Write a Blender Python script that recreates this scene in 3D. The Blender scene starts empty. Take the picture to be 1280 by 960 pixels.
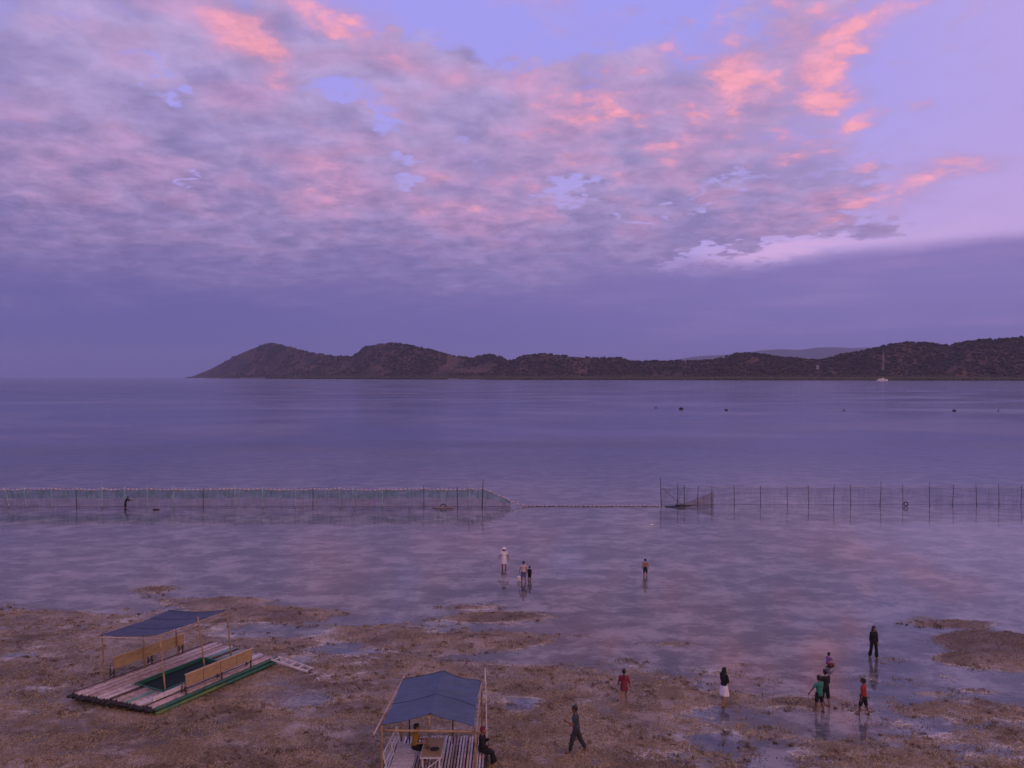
import bpy, bmesh, math, random
import numpy as np
from mathutils import Vector, Matrix

R = math.radians
sc = bpy.context.scene
COL = sc.collection
random.seed(7)
RNG = np.random.default_rng(11)

# ------------------------------------------------------------------ camera
HCAM, FPX, HY = 13.0, 960.0, 471.3          # eye height, focal length in photo pixels, horizon row
cam_d = bpy.data.cameras.new('camera')
cam = bpy.data.objects.new('camera', cam_d)
COL.objects.link(cam)
cam.location = (0, 0, HCAM)
cam.rotation_euler = (R(90) - math.atan((480 - HY) / FPX), 0, 0)
cam_d.sensor_width = 36
cam_d.lens = 36 * FPX / 1280
cam_d.clip_start = 0.1
cam_d.clip_end = 200000
sc.camera = cam

sc.view_settings.view_transform = 'Standard'
sc.view_settings.look = 'None'
sc.view_settings.gamma = 1
sc.view_settings.use_curve_mapping = False
sc.view_settings.exposure = 0.0
sc.render.engine = 'CYCLES'
sc.cycles.max_bounces = 5
sc.cycles.volume_bounces = 0
sc.cycles.transparent_max_bounces = 16
sc.cycles.use_denoising = True
sc.cycles.caustics_reflective = False
sc.cycles.caustics_refractive = False

SUN_AZ, SUN_EL = 148.0, 9.0                  # degrees clockwise from +Y: low, behind and right of the camera


def lin(*c):
    o = []
    for v in c:
        v = v / 255.0
        o.append(v / 12.92 if v <= 0.04045 else ((v + 0.055) / 1.055) ** 2.4)
    return tuple(o)


class NT:
    """small helper to write node trees as expressions"""
    def __init__(s, tree):
        s.t = tree

    def node(s, kind, **kw):
        n = s.t.nodes.new(kind)
        for k, v in kw.items():
            setattr(n, k, v)
        return n

    def put(s, sock, v):
        if v is None:
            return
        if isinstance(v, bpy.types.NodeSocket):
            s.t.links.new(v, sock)
        else:
            if sock.type == 'RGBA' and len(v) == 3:
                v = tuple(v) + (1,)
            sock.default_value = v

    def m(s, op, a, b=None, c=None, clamp=False):
        n = s.node('ShaderNodeMath', operation=op, use_clamp=clamp)
        s.put(n.inputs[0], a); s.put(n.inputs[1], b); s.put(n.inputs[2], c)
        return n.outputs[0]

    def vm(s, op, a, b=None):
        n = s.node('ShaderNodeVectorMath', operation=op)
        s.put(n.inputs[0], a)
        if op == 'SCALE':
            s.put(n.inputs['Scale'], b)
        else:
            s.put(n.inputs[1], b)
        return n.outputs['Value'] if op in ('LENGTH', 'DOT_PRODUCT') else n.outputs[0]

    def xyz(s, v):
        n = s.node('ShaderNodeSeparateXYZ'); s.put(n.inputs[0], v)
        return n.outputs

    def comb(s, x, y, z):
        n = s.node('ShaderNodeCombineXYZ')
        s.put(n.inputs[0], x); s.put(n.inputs[1], y); s.put(n.inputs[2], z)
        return n.outputs[0]

    def noise(s, vec, scale, detail=4.0, rough=0.5, dist=0.0, color=False):
        n = s.node('ShaderNodeTexNoise')
        s.put(n.inputs['Vector'], vec)
        n.inputs['Scale'].default_value = scale
        n.inputs['Detail'].default_value = detail
        n.inputs['Roughness'].default_value = rough
        n.inputs['Distortion'].default_value = dist
        return n.outputs['Color' if color else 'Fac']

    def mapr(s, v, a, b, c=0.0, d=1.0, kind='SMOOTHSTEP'):
        n = s.node('ShaderNodeMapRange', interpolation_type=kind, clamp=True) if kind == 'LINEAR' else s.node('ShaderNodeMapRange', interpolation_type=kind)
        s.put(n.inputs[0], v); s.put(n.inputs[1], a); s.put(n.inputs[2], b); s.put(n.inputs[3], c); s.put(n.inputs[4], d)
        return n.outputs[0]

    def mix(s, f, a, b, blend='MIX'):
        n = s.node('ShaderNodeMix', data_type='RGBA', blend_type=blend)
        s.put(n.inputs[0], f); s.put(n.inputs[6], a); s.put(n.inputs[7], b)
        return n.outputs[2]

    def mixs(s, f, a, b):
        n = s.node('ShaderNodeMixShader')
        s.put(n.inputs[0], f); s.put(n.inputs[1], a); s.put(n.inputs[2], b)
        return n.outputs[0]

    def bump(s, h, strength, dist):
        n = s.node('ShaderNodeBump')
        s.put(n.inputs['Height'], h)
        s.put(n.inputs['Strength'], strength)
        n.inputs['Distance'].default_value = dist
        return n.outputs[0]


# ------------------------------------------------------------------ sky
def px_dir(px, py):
    tx, tz = (px - 640) / FPX, (HY - py) / FPX
    return math.atan(tx), math.atan2(tz, math.hypot(1, tx))


def build_world():
    w = bpy.data.worlds.new('World')
    sc.world = w
    w.use_nodes = True
    w.cycles.sampling_method = 'MANUAL'
    w.cycles.sample_map_resolution = 512
    t = w.node_tree
    t.nodes.clear()
    N = NT(t)
    out = N.node('ShaderNodeOutputWorld')
    bg = N.node('ShaderNodeBackground')
    bg.inputs[1].default_value = 0.1
    tc = N.node('ShaderNodeTexCoord')
    d = tc.outputs['Generated']
    x, y, z = N.xyz(d)[:3]
    az = N.m('ARCTAN2', x, y)
    zc = N.m('MAXIMUM', z, 0.0)
    el = N.m('ARCSINE', N.m('MINIMUM', zc, 1.0))
    # cloud sheet: the direction projected on a level layer overhead
    inv = N.m('DIVIDE', 1.0, N.m('ADD', zc, 0.16))
    q = N.comb(N.m('MULTIPLY', x, inv), N.m('MULTIPLY', y, inv), 0.0)
    P0 = N.comb(az, el, 0.0)
    wrp = N.noise(q, 3.1, 3, 0.6, color=True)
    wrp2 = N.noise(q, 12.0, 3, 0.65, color=True)
    off = N.vm('SCALE', N.vm('SUBTRACT', wrp, (0.5, 0.5, 0.5)), 0.13)
    off2 = N.vm('SCALE', N.vm('SUBTRACT', wrp2, (0.5, 0.5, 0.5)), 0.055)
    P = N.vm('ADD', N.vm('ADD', P0, off), off2)
    Pl = N.vm('ADD', N.vm('ADD', P0, N.vm('SCALE', off, 0.42)), N.vm('SCALE', off2, 0.55))


    def blob(cx, cy, rx, ry, rot=0.0, carry=0.0, xy=None):
        # 'carry' rides along in z (scaled away) so that the blobs are evaluated one after another
        a, e = px_dir(cx, cy)
        n = N.node('ShaderNodeMapping', vector_type='TEXTURE')
        N.put(n.inputs[0], N.comb(xy[0], xy[1], carry))
        n.inputs[1].default_value = (a, e, 0)
        n.inputs[2].default_value = (0, 0, R(rot))
        n.inputs[3].default_value = (rx / FPX * math.cos(a) ** 2, ry / FPX * math.cos(a) * math.cos(e) ** 2, 1e7)
        return N.mapr(N.vm('LENGTH', n.outputs[0]), 0.0, 1.7, 1.0, 0.0)

    def total(lst, co, start=0.0):
        acc = start
        xy = N.xyz(co)[:2]
        for b in lst:
            acc = N.m('MULTIPLY_ADD', blob(*b[:5], acc, xy), b[5], acc)
        return acc

    # clear air: physical sky tinted by the dusk, over a lilac gradient
    sky = N.node('ShaderNodeTexSky', sky_type='NISHITA')
    sky.sun_disc = False
    sky.sun_elevation = R(SUN_EL)
    sky.sun_rotation = R(SUN_AZ)
    sky.air_density = 1.0
    sky.dust_density = 2.0
    sky.ozone_density = 2.0
    ns = N.mix(1.0, sky.outputs[0], (0.16, 0.10, 0.17), 'MULTIPLY')
    K = 10.0

    def C(r, g, b, k=1.0):
        return tuple(v * K * k for v in lin(r, g, b))
    hi = N.mapr(el, 0.10, 0.42)
    side = N.mapr(az, 0.30, 0.62)
    grad = N.mix(hi, C(204, 182, 246), C(174, 168, 255))
    grad = N.mix(side, grad, C(196, 176, 246))
    grad = N.mix(N.m('MULTIPLY', N.mapr(el, 0.30, 0.14), side), grad, C(214, 182, 242))
    clear = N.mix(0.10, grad, ns)

    # the broken altocumulus deck
    f1 = N.noise(q, 2.3, 6, 0.58, 0.35)
    f2 = N.noise(q, 8.5, 6, 0.66, 0.25)
    deck = [(180, 130, 420, 230, 0, .30), (520, 260, 420, 110, 0, .30), (700, 150, 220, 80, -8, .14), (900, 230, 180, 90, -8, .16), (1060, 245, 170, 34, 14, .22),
            (340, 60, 140, 60, -10, .18), (500, 90, 110, 26, -15, .16), (600, 140, 110, 50, -10, .20), (1000, 100, 150, 90, 20, .10),
            (600, 14, 150, 50, -4, -.42), (760, 20, 110, 40, 0, -.26), (430, 112, 58, 20, 5, -.36), (465, 128, 40, 20, 0, -.22), (1230, 130, 130, 170, 0, -.48), (1160, 150, 70, 80, 20, -.25), (1190, 285, 170, 26, 5, -.6),
            (512, 213, 40, 11, 6, -.42), (480, 178, 14, 22, 20, -.32), (590, 180, 26, 8, -14, -.34), (246, 226, 12, 12, 0, -.40), (225, 130, 26, 10, -30, -.36), (190, 92, 26, 9, -12, -.34), (130, 8, 70, 14, 0, -.14),
            (722, 243, 38, 10, 4, -.36), (795, 268, 40, 8, 4, -.34), (620, 118, 20, 20, 40, -.30), (480, 150, 40, 8, -20, -.30), (850, 15, 60, 30, 0, -.15), (70, 190, 30, 8, 0, -.18), (940, 318, 110, 9, 6, -.75), (900, 235, 60, 9, 8, -.30), (700, 90, 120, 40, 0, .14), (880, 90, 140, 70, 10, .14), (1020, 50, 110, 60, 10, .10), (560, 110, 90, 30, -10, .1)]
    bias = total(deck, P)
    lowdeck = N.mapr(el, 0.26, 0.13, 0.0, 0.22)
    bias = N.m('ADD', bias, N.m('MULTIPLY', lowdeck, N.mapr(az, 0.40, 0.10)))
    cov_in = N.m('ADD', N.m('ADD', N.m('MULTIPLY', f1, 0.62), N.m('MULTIPLY', f2, 0.66)), bias)
    cov = N.mapr(cov_in, 0.61, 0.90)
    # where the last light touches it
    pink = [(300, 38, 40, 30, -20, .95), (335, 62, 30, 22, 0, .85), (405, 12, 62, 22, -14, 1.0), (435, 26, 24, 12, -14, .6), (345, 102, 28, 16, 0, .75), (300, 125, 44, 16, 0, .5), (425, 45, 18, 9, -20, .6), (500, 78, 60, 16, -14, .48), (250, 10, 90, 16, 0, .35),
            (1035, 92, 34, 36, 30, .95), (1040, 122, 40, 14, -6, .8), (1078, 55, 40, 22, 25, .55), (1050, 28, 40, 12, 5, .55), (915, 95, 30, 30, 30, .6), (1078, 148, 22, 12, 10, .7), (1055, 165, 30, 10, 0, .45), (990, 190, 24, 15, 0, .65), (1030, 184, 13, 7, 0, .45), (1078, 205, 14, 9, 0, .8), (1185, 216, 70, 15, -6, .62), (1110, 245, 100, 18, 12, .6), (1020, 30, 80, 20, 0, .35), (1000, 62, 70, 26, 10, .3), (930, 50, 50, 40, 20, .2), (1110, 30, 50, 30, 0, .15), (852, 30, 12, 9, 0, .7), (980, 5, 20, 10, -10, .55), (1120, 8, 60, 12, 0, .35), (1215, 5, 30, 10, 30, .4),
            (740, 148, 60, 30, 0, .4), (690, 110, 80, 40, -10, .28), (850, 180, 44, 18, 0, .5), (905, 140, 60, 30, 0, .35), (960, 120, 60, 30, 0, .3), (700, 170, 60, 30, 0, .28), (430, 228, 80, 26, -18, .40), (400, 250, 60, 30, -30, .22), (600, 205, 90, 30, 0, .16), (590, 278, 60, 18, 0, .30), (620, 250, 90, 40, 0, .22), (200, 215, 120, 26, -10, .18), (60, 210, 120, 60, -20, .14), (1040, 190, 30, 8, 0, .3), (460, 180, 60, 14, -8, .22), (850, 215, 70, 16, 4, .22), (1000, 265, 120, 12, 8, .25), (730, 220, 70, 16, 0, .2), (900, 60, 20, 30, 40, .35), (830, 120, 80, 40, 0, .18)]
    lit = total(pink, Pl)
    lit = N.m('MULTIPLY', lit, N.mapr(N.m('ADD', N.m('MULTIPLY', f2, 0.6), N.m('MULTIPLY', f1, 0.4)), 0.32, 0.64, 0.40, 1.30))
    cell = N.noise(N.vm('ADD', q, N.vm('SCALE', off2, 1.2)), 5.2, 2, 0.45)
    field = N.m('MULTIPLY', N.mapr(el, 0.11, 0.22), N.mapr(az, 0.62, 0.34))
    lit = N.m('ADD', N.m('MULTIPLY', lit, 0.86), N.m('MULTIPLY', N.mapr(cell, 0.46, 0.74, 0.0, 0.34), N.m('MULTIPLY', field, N.mapr(az, -0.60, 0.05, 0.40, 1.0))))
    flk = N.noise(N.vm('ADD', q, N.vm('SCALE', off, 0.6)), 10.5, 3, 0.5)
    upper = N.m('MULTIPLY', N.mapr(el, 0.20, 0.34), N.m('MULTIPLY', N.mapr(az, -0.02, 0.16), N.mapr(az, 0.60, 0.46)))
    lit = N.m('ADD', lit, N.m('MULTIPLY', N.mapr(flk, 0.51, 0.76, 0.0, 0.75), N.m('MULTIPLY_ADD', upper, 0.72, 0.14)))
    lit = N.m('MINIMUM', lit, 1.05)
    cov = N.m('MAXIMUM', cov, N.mapr(lit, 0.0, 1.05, 0.0, 0.97, 'LINEAR'))
    lowf = N.mapr(el, 0.40, 0.10)
    leftf = N.mapr(az, 0.15, -0.62)
    mauve = N.mix(lowf, C(178, 160, 208), C(140, 123, 178))
    mauve = N.mix(N.m('MULTIPLY', leftf, N.m('MULTIPLY', lowf, 0.6)), mauve, C(118, 104, 156))
    # thick and thin parts of the deck
    shade = N.mapr(N.m('ADD', N.m('MULTIPLY', f2, 0.55), N.m('MULTIPLY', f1, 0.45)), 0.36, 0.66)
    mauve = N.mix(N.m('MULTIPLY', shade, 0.42), mauve, C(198, 170, 214))
    mauve = N.mix(N.m('MULTIPLY', N.mapr(cell, 0.52, 0.30, 0.0, 0.55), N.mapr(az, 0.5, 0.2)), mauve, C(134, 123, 178))
    rose = N.mix(N.mapr(lit, 0.35, 1.0, kind='LINEAR'), C(206, 152, 192), C(252, 168, 184))
    cloud = N.mix(N.mapr(lit, 0.02, 0.62, kind='LINEAR'), mauve, rose)
    cloud = N.vm('SCALE', cloud, N.mapr(f2, 0.30, 0.70, 0.84, 1.15, 'LINEAR'))
    skyc = N.mix(N.m('MULTIPLY', cov, 0.94), clear, cloud)

    # the even dusk bank along the horizon, its crisp edge to the right
    edge_n = N.m('MULTIPLY', N.m('SUBTRACT', N.noise(q, 1.6, 6, 0.55), 0.5), N.mapr(az, 0.18, 0.34, 0.16, 0.035))
    soft = N.mapr(az, 0.06, 0.34, 0.075, 0.012)
    a1, e1 = px_dir(900, 334); a2, e2 = px_dir(1280, 296)
    edge = N.m('ADD', N.mapr(az, 0.20, a2 + 0.1, e1, e2 + .006, 'LINEAR'), edge_n)
    bank = N.mapr(N.m('SUBTRACT', el, edge), N.m('MULTIPLY', soft, -1.0), soft, 1.0, 0.0)
    bankc = N.mix(N.mapr(az, -0.55, 0.62), C(88, 90, 158), C(120, 112, 180))
    bankc = N.mix(N.mapr(el, 0.02, 0.16), bankc, N.mix(N.mapr(az, -0.5, 0.6), C(106, 99, 163), C(138, 122, 187)))
    bp = N.comb(N.m('MULTIPLY', az, 3.0), N.m('MULTIPLY', el, 26.0), 0.3)
    bankc = N.mix(N.m('MULTIPLY', N.mapr(N.noise(bp, 2.0, 5, 0.5), 0.45, 0.72), N.mapr(az, -0.1, 0.6, 0.04, 0.38)), bankc, C(172, 140, 196))
    rim = total([(950, 319, 100, 11, 7, .75), (1080, 304, 120, 18, 4, .45)], Pl)
    skyc = N.mix(N.m('MULTIPLY', rim, 0.8), skyc, C(234, 188, 236))
    skyc = N.mix(N.m('MULTIPLY', bank, 0.95), skyc, bankc)
    # the afterglow stays behind the viewer, round the set sun
    sd = (math.sin(R(SUN_AZ)) * math.cos(R(SUN_EL)), math.cos(R(SUN_AZ)) * math.cos(R(SUN_EL)), math.sin(R(SUN_EL)))
    glow = N.mapr(N.vm('DOT_PRODUCT', d, sd), -0.1, 1.0)
    skyc = N.mix(N.m('MULTIPLY', glow, 0.7), skyc, C(255, 190, 168, 1.2))
    t.links.new(skyc, bg.inputs[0])
    t.links.new(bg.outputs[0], out.inputs[0])


build_world()

sun_d = bpy.data.lights.new('sun', 'SUN')
sun_d.energy = 0.5
sun_d.angle = R(25)
sun_d.color = (1.0, 0.72, 0.60)
sun = bpy.data.objects.new('sun', sun_d)
COL.objects.link(sun)
sun.rotation_euler = Vector((math.sin(R(SUN_AZ)) * math.cos(R(SUN_EL)), math.cos(R(SUN_AZ)) * math.cos(R(SUN_EL)), math.sin(R(SUN_EL)))).to_track_quat('Z', 'Y').to_euler()


# ------------------------------------------------------------------ helpers
def tag(o, label=None, cat=None, group=None, kind=None):
    if label: o['label'] = label
    if cat: o['category'] = cat
    if group: o['group'] = group
    if kind: o['kind'] = kind
    return o


def empty(name, loc=(0, 0, 0), rz=0.0):
    o = bpy.data.objects.new(name, None)
    o.empty_display_size = 0.2
    o.location = loc
    o.rotation_euler = (0, 0, rz)
    COL.objects.link(o)
    return o


def link(name, me, mat=None, parent=None, loc=None):
    o = bpy.data.objects.new(name, me)
    COL.objects.link(o)
    if mat is not None and not me.materials:
        me.materials.append(mat)
    if parent is not None:
        o.parent = parent
    if loc is not None:
        o.location = loc
    return o


class MB:
    """collects shapes into one mesh"""
    def __init__(s):
        s.v, s.f = [], []

    def add(s, vs, fs):
        n = len(s.v)
        s.v += [tuple(p) for p in vs]
        s.f += [tuple(i + n for i in f) for f in fs]
        return s

    def box(s, c, size, M=None):
        hx, hy, hz = (a / 2 for a in size)
        vs = [Vector((sx * hx, sy * hy, sz * hz)) for sz in (-1, 1) for sy in (-1, 1) for sx in (-1, 1)]
        if M is not None:
            vs = [M @ p for p in vs]
        vs = [p + Vector(c) for p in vs]
        return s.add(vs, [(0, 2, 3, 1), (4, 5, 7, 6), (0, 1, 5, 4), (2, 6, 7, 3), (0, 4, 6, 2), (1, 3, 7, 5)])

    def bar(s, a, b, w, h, up=(0, 0, 1)):
        """box beam from a to b"""
        a, b = Vector(a), Vector(b)
        d = (b - a)
        L = d.length
        d.normalize()
        x = d.cross(Vector(up))
        if x.length < 1e-4:
            x = d.cross(Vector((1, 0, 0)))
        x.normalize()
        u = x.cross(d)
        M = Matrix((x, d, u)).transposed()
        return s.box((a + b) / 2, (w, L, h), M)

    def tube(s, pts, rad, n=8, cap=True):
        """round tube through points; rad is a number or one per point"""
        pts = [Vector(p) for p in pts]
        if not hasattr(rad, '__len__'):
            rad = [rad] * len(pts)
        vs, fs = [], []
        prev = None
        for i, p in enumerate(pts):
            d = (pts[min(i + 1, len(pts) - 1)] - pts[max(i - 1, 0)]).normalized()
            if prev is None:
                x = d.cross(Vector((0, 0, 1)))
                if x.length < 1e-3:
                    x = d.cross(Vector((1, 0, 0)))
            else:
                x = prev - d * prev.dot(d)
            x.normalize()
            prev = x
            y = d.cross(x)
            for k in range(n):
                a = 2 * math.pi * k / n
                vs.append(p + (x * math.cos(a) + y * math.sin(a)) * rad[i])
        for i in range(len(pts) - 1):
            for k in range(n):
                k2 = (k + 1) % n
                fs.append((i * n + k, i * n + k2, (i + 1) * n + k2, (i + 1) * n + k))
        if cap:
            fs.append(tuple(range(n - 1, -1, -1)))
            fs.append(tuple((len(pts) - 1) * n + k for k in range(n)))
        return s.add(vs, fs)

    def capsule(s, a, b, ra, rb, n=10):
        a, b = Vector(a), Vector(b)
        d = (b - a)
        if d.length < 1e-5:
            d = Vector((0, 0, 1e-4))
        d.normalize()
        pts, rs = [], []
        for k in (0.05, 0.5, 0.85):
            an = k * math.pi / 2
            pts.append(a - d * ra * math.cos(an)); rs.append(max(ra * math.sin(an), ra * .08))
        pts.append(a); rs.append(ra)
        pts.append(b); rs.append(rb)
        for k in (0.85, 0.5, 0.05):
            an = k * math.pi / 2
            pts.append(b + d * rb * math.cos(an)); rs.append(max(rb * math.sin(an), rb * .08))
        return s.tube(pts, rs, n)

    def rings(s, rings, cap=True):
        n = len(rings[0])
        vs = [p for r in rings for p in r]
        fs = []
        for i in range(len(rings) - 1):
            for k in range(n):
                k2 = (k + 1) % n
                fs.append((i * n + k, i * n + k2, (i + 1) * n + k2, (i + 1) * n + k))
        if cap:
            fs.append(tuple(range(n - 1, -1, -1)))
            fs.append(tuple((len(rings) - 1) * n + k for k in range(n)))
        return s.add(vs, fs)

    def ellipsoid(s, c, r, n=12, m=8, M=None):
        c = Vector(c)
        rr = []
        for i in range(m + 1):
            th = math.pi * (0.02 + 0.96 * i / m)
            ring = []
            for k in range(n):
                a = 2 * math.pi * k / n
                p = Vector((r[0] * math.sin(th) * math.cos(a), r[1] * math.sin(th) * math.sin(a), -r[2] * math.cos(th)))
                ring.append(c + (M @ p if M is not None else p))
            rr.append(ring)
        return s.rings(rr)

    def torus(s, c, R0, r, axis='z', n=20, m=8, a0=0, a1=2 * math.pi):
        closed = abs(a1 - a0 - 2 * math.pi) < 1e-6
        pts = []
        for k in range(n + 1):
            a = a0 + (a1 - a0) * k / n
            if axis == 'z': p = (c[0] + R0 * math.cos(a), c[1] + R0 * math.sin(a), c[2])
            elif axis == 'y': p = (c[0] + R0 * math.cos(a), c[1], c[2] + R0 * math.sin(a))
            else: p = (c[0], c[1] + R0 * math.cos(a), c[2] + R0 * math.sin(a))
            pts.append(p)
        return s.tube(pts, r, m, cap=not closed)

    def mesh(s, name, smooth=False):
        me = bpy.data.meshes.new(name)
        me.from_pydata(s.v, [], s.f)
        if smooth:
            me.polygons.foreach_set('use_smooth', [True] * len(me.polygons))
        me.update()
        return me

    def build(s, name, mat, parent=None, smooth=False, loc=None):
        return link(name, s.mesh(name, smooth), mat, parent, loc)


def big_mesh(name, verts, faces, smooth=False):
    """numpy arrays (n,3) and (m,k) to a mesh"""
    me = bpy.data.meshes.new(name)
    nv, nf, k = len(verts), len(faces), faces.shape[1]
    me.vertices.add(nv)
    me.vertices.foreach_set('co', np.ascontiguousarray(verts, dtype=np.float32).ravel())
    me.loops.add(nf * k)
    me.loops.foreach_set('vertex_index', np.ascontiguousarray(faces, dtype=np.int32).ravel())
    me.polygons.add(nf)
    me.polygons.foreach_set('loop_start', np.arange(0, nf * k, k, dtype=np.int32))
    me.polygons.foreach_set('use_smooth', np.full(nf, smooth))
    me.update(calc_edges=True)
    me.validate()
    return me


def hash2(ix, iy, seed):
    h = (ix.astype(np.int64) * 374761393 + iy.astype(np.int64) * 668265263 + seed * 982451653) & 0xFFFFFFFF
    h = ((h ^ (h >> 13)) * 1274126177) & 0xFFFFFFFF
    h = h ^ (h >> 16)
    return (h & 0xFFFFFF) / float(0xFFFFFF)


def vnoise(x, y, seed=0):
    x = np.asarray(x, float); y = np.asarray(y, float)
    ix, iy = np.floor(x), np.floor(y)
    fx, fy = x - ix, y - iy
    fx = fx * fx * (3 - 2 * fx); fy = fy * fy * (3 - 2 * fy)
    a, b = hash2(ix, iy, seed), hash2(ix + 1, iy, seed)
    c, d = hash2(ix, iy + 1, seed), hash2(ix + 1, iy + 1, seed)
    return (a * (1 - fx) + b * fx) * (1 - fy) + (c * (1 - fx) + d * fx) * fy


def fbm(x, y, octv=5, seed=0, gain=0.5):
    s, amp, tot = 0, 1.0, 0
    x = np.asarray(x, float); y = np.asarray(y, float)
    for o in range(octv):
        xr, yr = x * 0.8 - y * 0.6, x * 0.6 + y * 0.8
        s = s + amp * vnoise(x, y, seed + o * 17)
        tot += amp
        amp *= gain
        x, y = xr * 2.03 + 11.3, yr * 2.03 + 5.7
    return s / tot


def G(px, py, z=0.0):
    """photo pixel seen on the level z"""
    D = (HCAM - z) * FPX / (py - HY)
    return (px - 640) / FPX * D, D


# ------------------------------------------------------------------ materials
def new_mat(name):
    m = bpy.data.materials.new(name)
    m.use_nodes = True
    m.node_tree.nodes.clear()
    N = NT(m.node_tree)
    out = N.node('ShaderNodeOutputMaterial')
    return m, N, out


def pmat(name, c1, c2=None, scale=8.0, rough=0.7, bump=0.0, stretch=(1, 1, 1), island=0.0, spec=0.3, metal=0.0):
    """principled with a noise blend of two base colours, optional variation per piece"""
    m, N, out = new_mat(name)
    b = N.node('ShaderNodeBsdfPrincipled')
    tc = N.node('ShaderNodeTexCoord')
    v = N.vm('MULTIPLY', tc.outputs['Object'], stretch)
    f = N.noise(v, scale, 5, 0.6)
    c2 = c2 or tuple(x * 0.7 for x in c1)
    col = N.mix(N.mapr(f, 0.35, 0.66), c1, c2)
    if island:
        oi = N.node('ShaderNodeObjectInfo')
        k = N.mapr(oi.outputs['Random'], 0, 1, 1 - island, 1 + island, 'LINEAR')
        col = N.vm('SCALE', col, k)
    N.put(b.inputs['Base Color'], col)
    b.inputs['Roughness'].default_value = rough
    b.inputs['Specular IOR Level'].default_value = spec
    b.inputs['Metallic'].default_value = metal
    if bump:
        N.put(b.inputs['Normal'], N.bump(f, bump, 0.02))
    N.t.links.new(b.outputs[0], out.inputs[0])
    return m


# tidal flat: wet silt, seagrass mats, darker beds offshore
def flat_material():
    m, N, out = new_mat('tidal_flat')
    b = N.node('ShaderNodeBsdfPrincipled')
    geo = N.node('ShaderNodeNewGeometry')
    p = geo.outputs['Position']
    st = N.vm('MULTIPLY', p, (0.8, 1.0, 0.0))
    n1 = N.noise(st, 0.20, 7, 0.66, 0.2)
    n5 = N.noise(N.vm('ADD', st, (31.0, 7.0, 0.0)), 0.36, 7, 0.66, 0.2)
    n2 = N.noise(st, 0.9, 6, 0.62, 0.3)
    n3 = N.noise(p, 9.0, 4, 0.65)
    n4 = N.noise(N.vm('MULTIPLY', p, (0.75, 1.0, 0.0)), 0.50, 9, 0.74, 0.12)
    at = N.node('ShaderNodeAttribute', attribute_name='mat_cover')
    silt = N.mix(N.mapr(n4, 0.43, 0.60), (0.185, 0.160, 0.135), (0.54, 0.465, 0.375))
    silt = N.mix(N.mapr(n1, 0.49, 0.60, 0.0, 0.55), silt, (0.090, 0.080, 0.076))
    silt = N.mix(N.mapr(n2, 0.56, 0.70, 0.0, 0.5), silt, (0.10, 0.075, 0.070))
    grass = N.mix(N.mapr(n2, 0.36, 0.62), (0.31, 0.220, 0.130), (0.130, 0.090, 0.053))
    grass = N.mix(N.mapr(n3, 0.42, 0.66), grass, (0.085, 0.058, 0.033))
    grass = N.mix(N.mapr(n1, 0.42, 0.58, 0.0, 0.6), grass, (0.34, 0.265, 0.195))
    grass = N.mix(N.mapr(n5, 0.47, 0.60, 0.0, 0.8), grass, (0.095, 0.066, 0.038))
    grass = N.mix(N.mapr(n5, 0.43, 0.34, 0.0, 0.7), grass, (0.36, 0.285, 0.22))
    wk = N.node('ShaderNodeAttribute', attribute_name='dark_weed')
    grass = N.mix(N.m('MULTIPLY', wk.outputs['Fac'], 0.75), grass, N.mix(N.mapr(n3, 0.4, 0.65), (0.13, 0.080, 0.038), (0.055, 0.036, 0.018)))
    f = N.m('ADD', at.outputs['Fac'], N.m('MULTIPLY', N.m('SUBTRACT', n3, 0.5), 0.5))
    col = N.mix(N.mapr(f, 0.30, 0.62), silt, grass)
    N.put(b.inputs['Base Color'], col)
    N.put(b.inputs['Roughness'], N.mapr(n2, 0.3, 0.7, 0.42, 0.8))
    b.inputs['Specular IOR Level'].default_value = 0.45
    N.put(b.inputs['Normal'], N.bump(N.m('ADD', n3, n2), 0.7, 0.03))
    N.t.links.new(b.outputs[0], out.inputs[0])
    return m


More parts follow.
